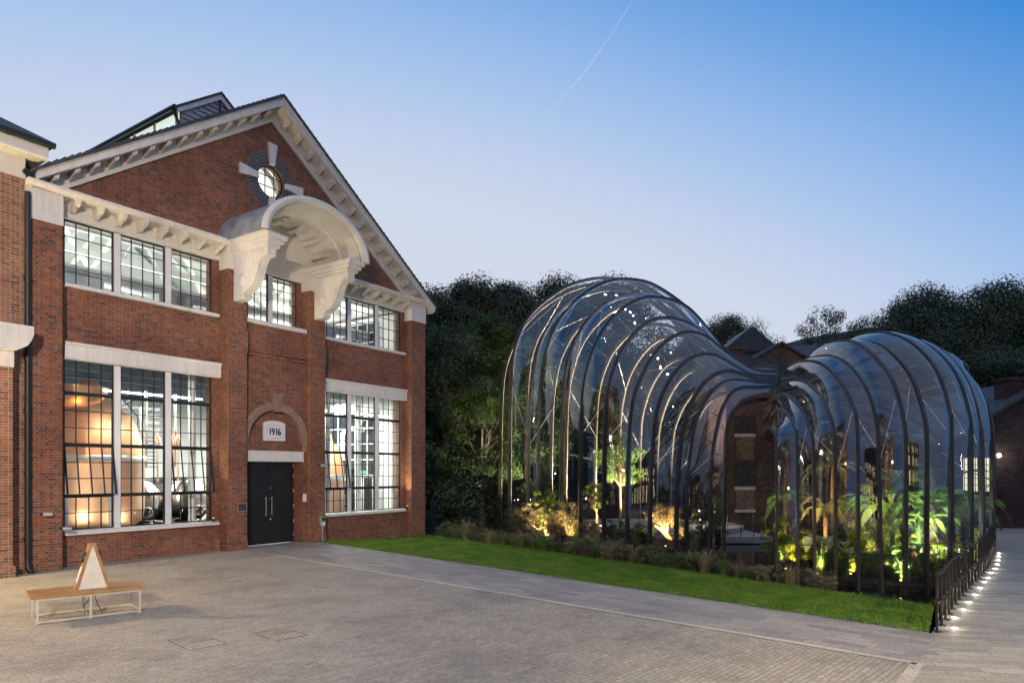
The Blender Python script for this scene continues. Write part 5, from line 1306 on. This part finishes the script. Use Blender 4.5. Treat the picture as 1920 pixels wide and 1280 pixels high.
for nm, px, Y, h, rr, lm, lab, l in (
 ('lime_shrub', 1610, 26.5, 1.5, .6, 'shrubl', 'bright lime bush right of the upright round leaf', .11), ('lime_shrub', 1655, 25.6, 1.7, .55, 'shrubl', 'lime bush against the banana stem', .11), ('leafy_mound', 1550, 26.2, 1.1, .55, 'palmf', 'green mound behind the pale leaf', .11), ('leafy_mound', 1520, 27, 1.5, .55, 'shrubl', 'lit bush under the golden tree fern', .11), ('tall_shrub', 1600, 29.5, 3., .8, 'palmf', 'tall dim shrub behind the middle posts', .13), ('tall_shrub', 1780, 28, 2.6, .9, 'palmf', 'tall green shrub behind the date palm', .13), ('amber_shrub', 1770, 25.4, 1.1, .6, 'shrubl', 'amber shrub right of the date palm trunk', .11), ('leafy_mound', 1800, 25.6, 1., .5, 'palmf', 'green mound beyond the railing', .11),
 ('lime_shrub', 1630, 27.5, 3.2, .62, 'shrubl', 'tall glowing lime shrub left of the banana plant', .12),
 ('lime_shrub', 1478, 27.2, 2.0, .55, 'shrubl', 'glowing yellow green bush at the left end of the small glasshouse', .11),
 ('fern_bush', 1500, 26.5, 1.1, .5, 'shrubl', 'low yellow bush by the second post of the small glasshouse', .1),
 ('fern_bush', 1592, 25.4, .8, .5, 'shrubl', 'low glowing fern at the water edge by the middle post', .1),
 ('fern_bush', 1628, 25, .8, .6, 'sedge', 'low green mound right of the middle post', .09),
 ('croton_shrub', 1722, 26.2, 2.3, .4, 'shrubl', 'amber lit croton shrub behind the second banana plant', .12),
 ('leafy_mound', 1700, 24, .75, .7, 'sedge', 'dark leafy mound at the water edge below the banana plant', .1),
 ('leafy_mound', 1735, 24.2, .9, .6, 'sedge', 'dark leafy mound beside the palm trunk', .1),
 ('leafy_mound', 1660, 27, 1.6, .6, 'sedge', 'green bush in the shade behind the banana stem', .1),
 ('amber_shrub', 1825, 27.2, 1.5, .6, 'shrubl', 'amber lit shrub behind the far end of the railing', .11),
 ('dark_bush', 1450, 28, 1.9, .5, 'sedge', 'dark bush in the left corner of the small glasshouse', .1)):
    s_ = make_shrub(nm, px+1, h, rr, M[lm], 26, 60, l, lab); s_.location = (gx(px, Y), Y, -1.0)
for px, Y, h, lab in ((1540, 25.3, 1.3, 'tall green sword leaved clump under the pale leaf'), (1585, 25.0, 1.1, 'sword leaved clump right of the pale leaf'), (1700, 23.6, .9, 'sword leaved clump below the banana plant'), (1462, 27, 1., 'sword leaved clump by the first post of the small glasshouse')):
    s_ = make_grass('sword_leaf_clump', px, h, .4, M['palmf'], 46, lab, None, .022); s_.location = (gx(px, Y), Y, -1.0)
for px, Y, tx, tz, pw_, col, lab in (
 (1532, 24.9, 1540, .6, 45, YE, 'amber light at the water edge under the pale leaf'), (1473, 26.2, 1478, .7, 60, YE, 'amber light by the yellow bush at left'), (1595, 24.9, 1596, .2, 45, YE, 'amber light beside the middle post'),
 (1689, 23.4, 1676, 1.6, 170, (.95, 1, .5), 'amber light on the water edge below the banana plant'), (1655, 26.3, 1630, 1.4, 120, YE, 'amber light behind the banana stem'), (1742, 24.6, 1752, 2.6, 320, (.9, 1, .72), 'bright light at the foot of the tall date palm'),
 (1722, 25.6, 1722, 1.2, 80, WA, 'amber light under the croton shrub'), (1800, 25.5, 1815, 1.6, 170, (.95, 1, .6), 'light under the drooping palm by the railing'), (1555, 27.2, 1550, 1.8, 110, WA, 'amber light under the golden tree fern'), (1826, 26.4, 1826, .8, 60, WA, 'amber light behind the far railing'), (1700, 24.6, 1690, 2.2, 150, (.9, 1, .6), 'light between the two banana plants'), (1468, 28.2, 1472, 2, 60, YE, 'amber light under the dim left palm')):
    X, X2 = gx(px, Y), gx(tx, Y+1.); uplight(lab, (X, Y, -.98), (X2, Y+1., tz), pw_, col, 95)
for k, (x, y, z) in enumerate(((14.2, 25.2, 4), (17, 26.5, 4.5), (12, 30, 4), (16, 31, 5))): lw1 = lamp('rib_wash_light', 'SPOT', (14.6, 28.2, -.6), 260, (1, .85, .6), (x, y, z), .15, 90, .8); lw1.data.specular_factor = 0
# planting strip along the water
protos = [make_shrub('border_shrub', 61, .75, .42, M['sedge'], 16, 60, .07, '', 'shrub'), make_grass('border_grass', 62, .8, .5, M['sedge'], 150, '', None, .01), make_shrub('border_flower', 63, .8, .45, M['dry'], 16, 60, .055, '', 'flowering plant'), make_grass('border_grass', 64, .95, .5, M['dry'], 120, '', None, .008, M['dry']), make_shrub('border_shrub', 65, .6, .45, M['wood3'], 16, 60, .06, '', 'shrub')]
PLAB = ['dark green leafy shrub in the planting strip at the water side of the lawn', 'green grass clump in the planting strip at the water side of the lawn', 'buff seed-headed flowering plant in the planting strip behind the lawn', 'dry feathery grass clump in the planting strip behind the lawn', 'lighter green low shrub in the planting strip behind the lawn']
cnt = [0]*5; r_ = random.Random(5)
for k in range(84):
    t = (k+.5)/84*.88; u = r_.random()
    which = r_.choice((0, 4, 0, 1)) if t < .12 else r_.choice((0, 1, 2, 3, 4, 1)) if t < .45 else r_.choice((2, 2, 3, 4)) if t < .56 else r_.choice((1, 1, 0, 4)) if t < .68 else r_.choice((3, 3, 2, 1))
    pr = protos[which]; o = pr if cnt[which] == 0 else copy_tree(pr); cnt[which] += 1
    s_ = r_.uniform(.05, 1.5); p = lawn_pt(t, 1)+NR*s_; p.z -= .1+.42*max(0, s_-.4)
    sc_ = r_.uniform(.75, 1.25)*(1 if t < .7 else .7); o.location = p; o.scale = (sc_, sc_, sc_*r_.uniform(.85, 1.15)); o.rotation_euler = (0, 0, r_.uniform(0, 6.28))
    o['label'] = PLAB[which]; o['group'] = ('dark green border shrubs', 'green border grasses', 'buff border flowers', 'dry border grasses', 'lighter border shrubs')[which]

# ------------------------------------------------------------------ lamps of the yard, contrail
def street_lamp(loc, label, power, tgt):
    t_ = thing('street_lamp', label, 'street lamp', loc)
    q = MB(); q.tube([(0,0,0), (0,0,5.2)], [.07, .05], 12); q.build('pole', M['black'], t_)
    q = MB(); q.lathe([(0, .25), (.3, .18), (.34, .1), (.3, .08)], (0,0,5.1), 20); q.build('lamp_shade', M['black'], t_)
    q = MB(); q.lathe([(0, 0), (.2, .0), (.26, .09)], (0,0,5.1), 20); q.build('lens', M['lwarm'], t_)
    lamp('street_lamp_glow', 'SPOT', (loc[0], loc[1], 5.05), power, (1, .74, .46), tgt, .25, 150, .8)
def fill_mast(loc, label, power, tgt, ang, col):  # unseen yard floods; the tall mast is invented for an even fill
    t_ = thing('fill_mast', label, 'street lamp', loc)
    q = MB(); q.tube([(0,0,0), (0,0,9)], [.11, .07], 12); q.build('pole', M['black'], t_)
    q = MB(); q.box(-.25, .25, -.1, .16, 8.95, 9.2); q.build('lamp_head', M['black'], t_)
    q = MB(); q.box(-.22, .22, .161, .175, 8.97, 9.18); q.build('lens', M['lwarm'], t_)
    lamp('fill_mast_glow', 'SPOT', (loc[0], loc[1]+.3, 9.05), power, col, tgt, .35, ang, .9)
fill_mast((-2, -9, 0), 'unseen floodlight on an added tall mast, filling the gable front', 31000, (-11, 18, 2.0), 60, (1, .85, .68))
fill_mast((6, -6, 0), 'unseen floodlight on an added tall mast, filling the kerb side', 26000, (6.6, 5.6, 0), 56, (1, .8, .48))
wl = thing('wall_lamp', 'warm lamp on the left building wall lighting the bench', 'wall lamp', fw(-12.4, 0, 4.4), ANG)
q = MB(); q.box(-.1, .1, -.05, -.001, -.15, .15); q.tube([(0, -.02, 0), (0, -.6, .1)], .025); q.build('bracket', M['black'], wl)
q = MB(); q.lathe([(0, -.1), (.12, -.08), (.16, 0), (.1, .1), (0, .12)], (0, -.6, .05), 16); q.build('lantern', M['lwarm'], wl)
lamp('wall_lamp_glow', 'POINT', fw(-12.4, -.85, 4.4), 3200, (1, .78, .4), None, .15)
UPL = [(-1.25, .12, 'left of the left pilaster', 60, .35, 12), (2.45, .0, 'inside the doorway bay', 0, 0, 0), (8.72, .2, 'at the right corner pier', 60, .35, 12)]
for u, b_, lab, pw_, _, _ in UPL:
    if not pw_: continue
    p = fw(u, b_, 1.12); t_ = thing('facade_uplight', 'small uplight on the window sill end '+lab, 'uplight', p, ANG)
    q = MB(); q.tube([(0,0,-.05), (0,0,.08)], .05, 12); q.build('housing', M['black'], t_)
    q = MB(); q.lathe([(0, .085), (.04, .083)], seg=12); q.build('lens', M['lwarm'], t_)
    lamp('facade_uplight_beam', 'SPOT', fw(u-.25, b_, 1.24), pw_*7, (1, .88, .5), fw(u+.55, b_+.1, 6), .05, 44, .9)
for u, b_, tu, tz, pw_, an, lab in ((-4.2, -3.2, .6, 10.8, 1100, 40, 'floodlight set in the setts aimed at the hood'), (-3.4, -1.6, -3.4, 10.6, 500, 80, 'floodlight set in the setts below the left windows'), (6.2, -1.4, 6.2, 10.6, 500, 80, 'floodlight set in the lawn below the right windows')):
    p = fw(u, b_, .0); t_ = thing('ground_floodlight', lab, 'floodlight', (p.x, p.y, .0), ANG)
    q = MB(); q.lathe([(.1, .006), (.12, .01), (.125, .002)], seg=20); q.build('trim_ring', M['chrome'], t_)
    lamp('floodlight_beam', 'SPOT', (p.x, p.y, .1), pw_*1.0, (1, .95, .72), fw(tu, -.6, tz), .1, an, .9)
cm, cn, cb = new_mat('ice_trail'); cn.nodes.remove(cb)
e_ = N(cn, 'ShaderNodeEmission'); e_.inputs[0].default_value = (.86,.86,.95,1); e_.inputs[1].default_value = .9
tr_ = N(cn, 'ShaderNodeBsdfTransparent'); lw_ = N(cn, 'ShaderNodeLayerWeight'); lw_.inputs[0].default_value = .3
rr_ = ramp(cn, [(0, (.2,.2,.2)), (.9, (0,0,0))], lw_.outputs['Facing']); mx_ = N(cn, 'ShaderNodeMixShader')
nz = N(cn, 'ShaderNodeTexNoise'); nz.inputs['Scale'].default_value = .03; tc_ = N(cn, 'ShaderNodeTexCoord'); cn.links.new(tc_.outputs['Object'], nz.inputs['Vector'])
ml = N(cn, 'ShaderNodeMath', operation='MULTIPLY'); cn.links.new(rr_.outputs[0], ml.inputs[0]); cn.links.new(nz.outputs['Fac'], ml.inputs[1])
cn.links.new(ml.outputs[0], mx_.inputs[0]); cn.links.new(tr_.outputs[0], mx_.inputs[1]); cn.links.new(e_.outputs[0], mx_.inputs[2]); cn.links.new(mx_.outputs[0], cn.nodes['Material Output'].inputs[0])
q = MB(); A_, B_ = at(1200, -20, 1500), at(1000, 243, 1900); Mi = at(1095, 137, 1700)
q.tube([A_, A_.lerp(Mi, .5)+Vector((6,0,3)), Mi+Vector((0,0,0)), Mi.lerp(B_, .5), B_], [1.2, 2., 3.4, 2., .3], 12, cap=False)
tag(q.build('contrail', cm), 'thin white aircraft trail slanting across the blue sky', 'contrail')
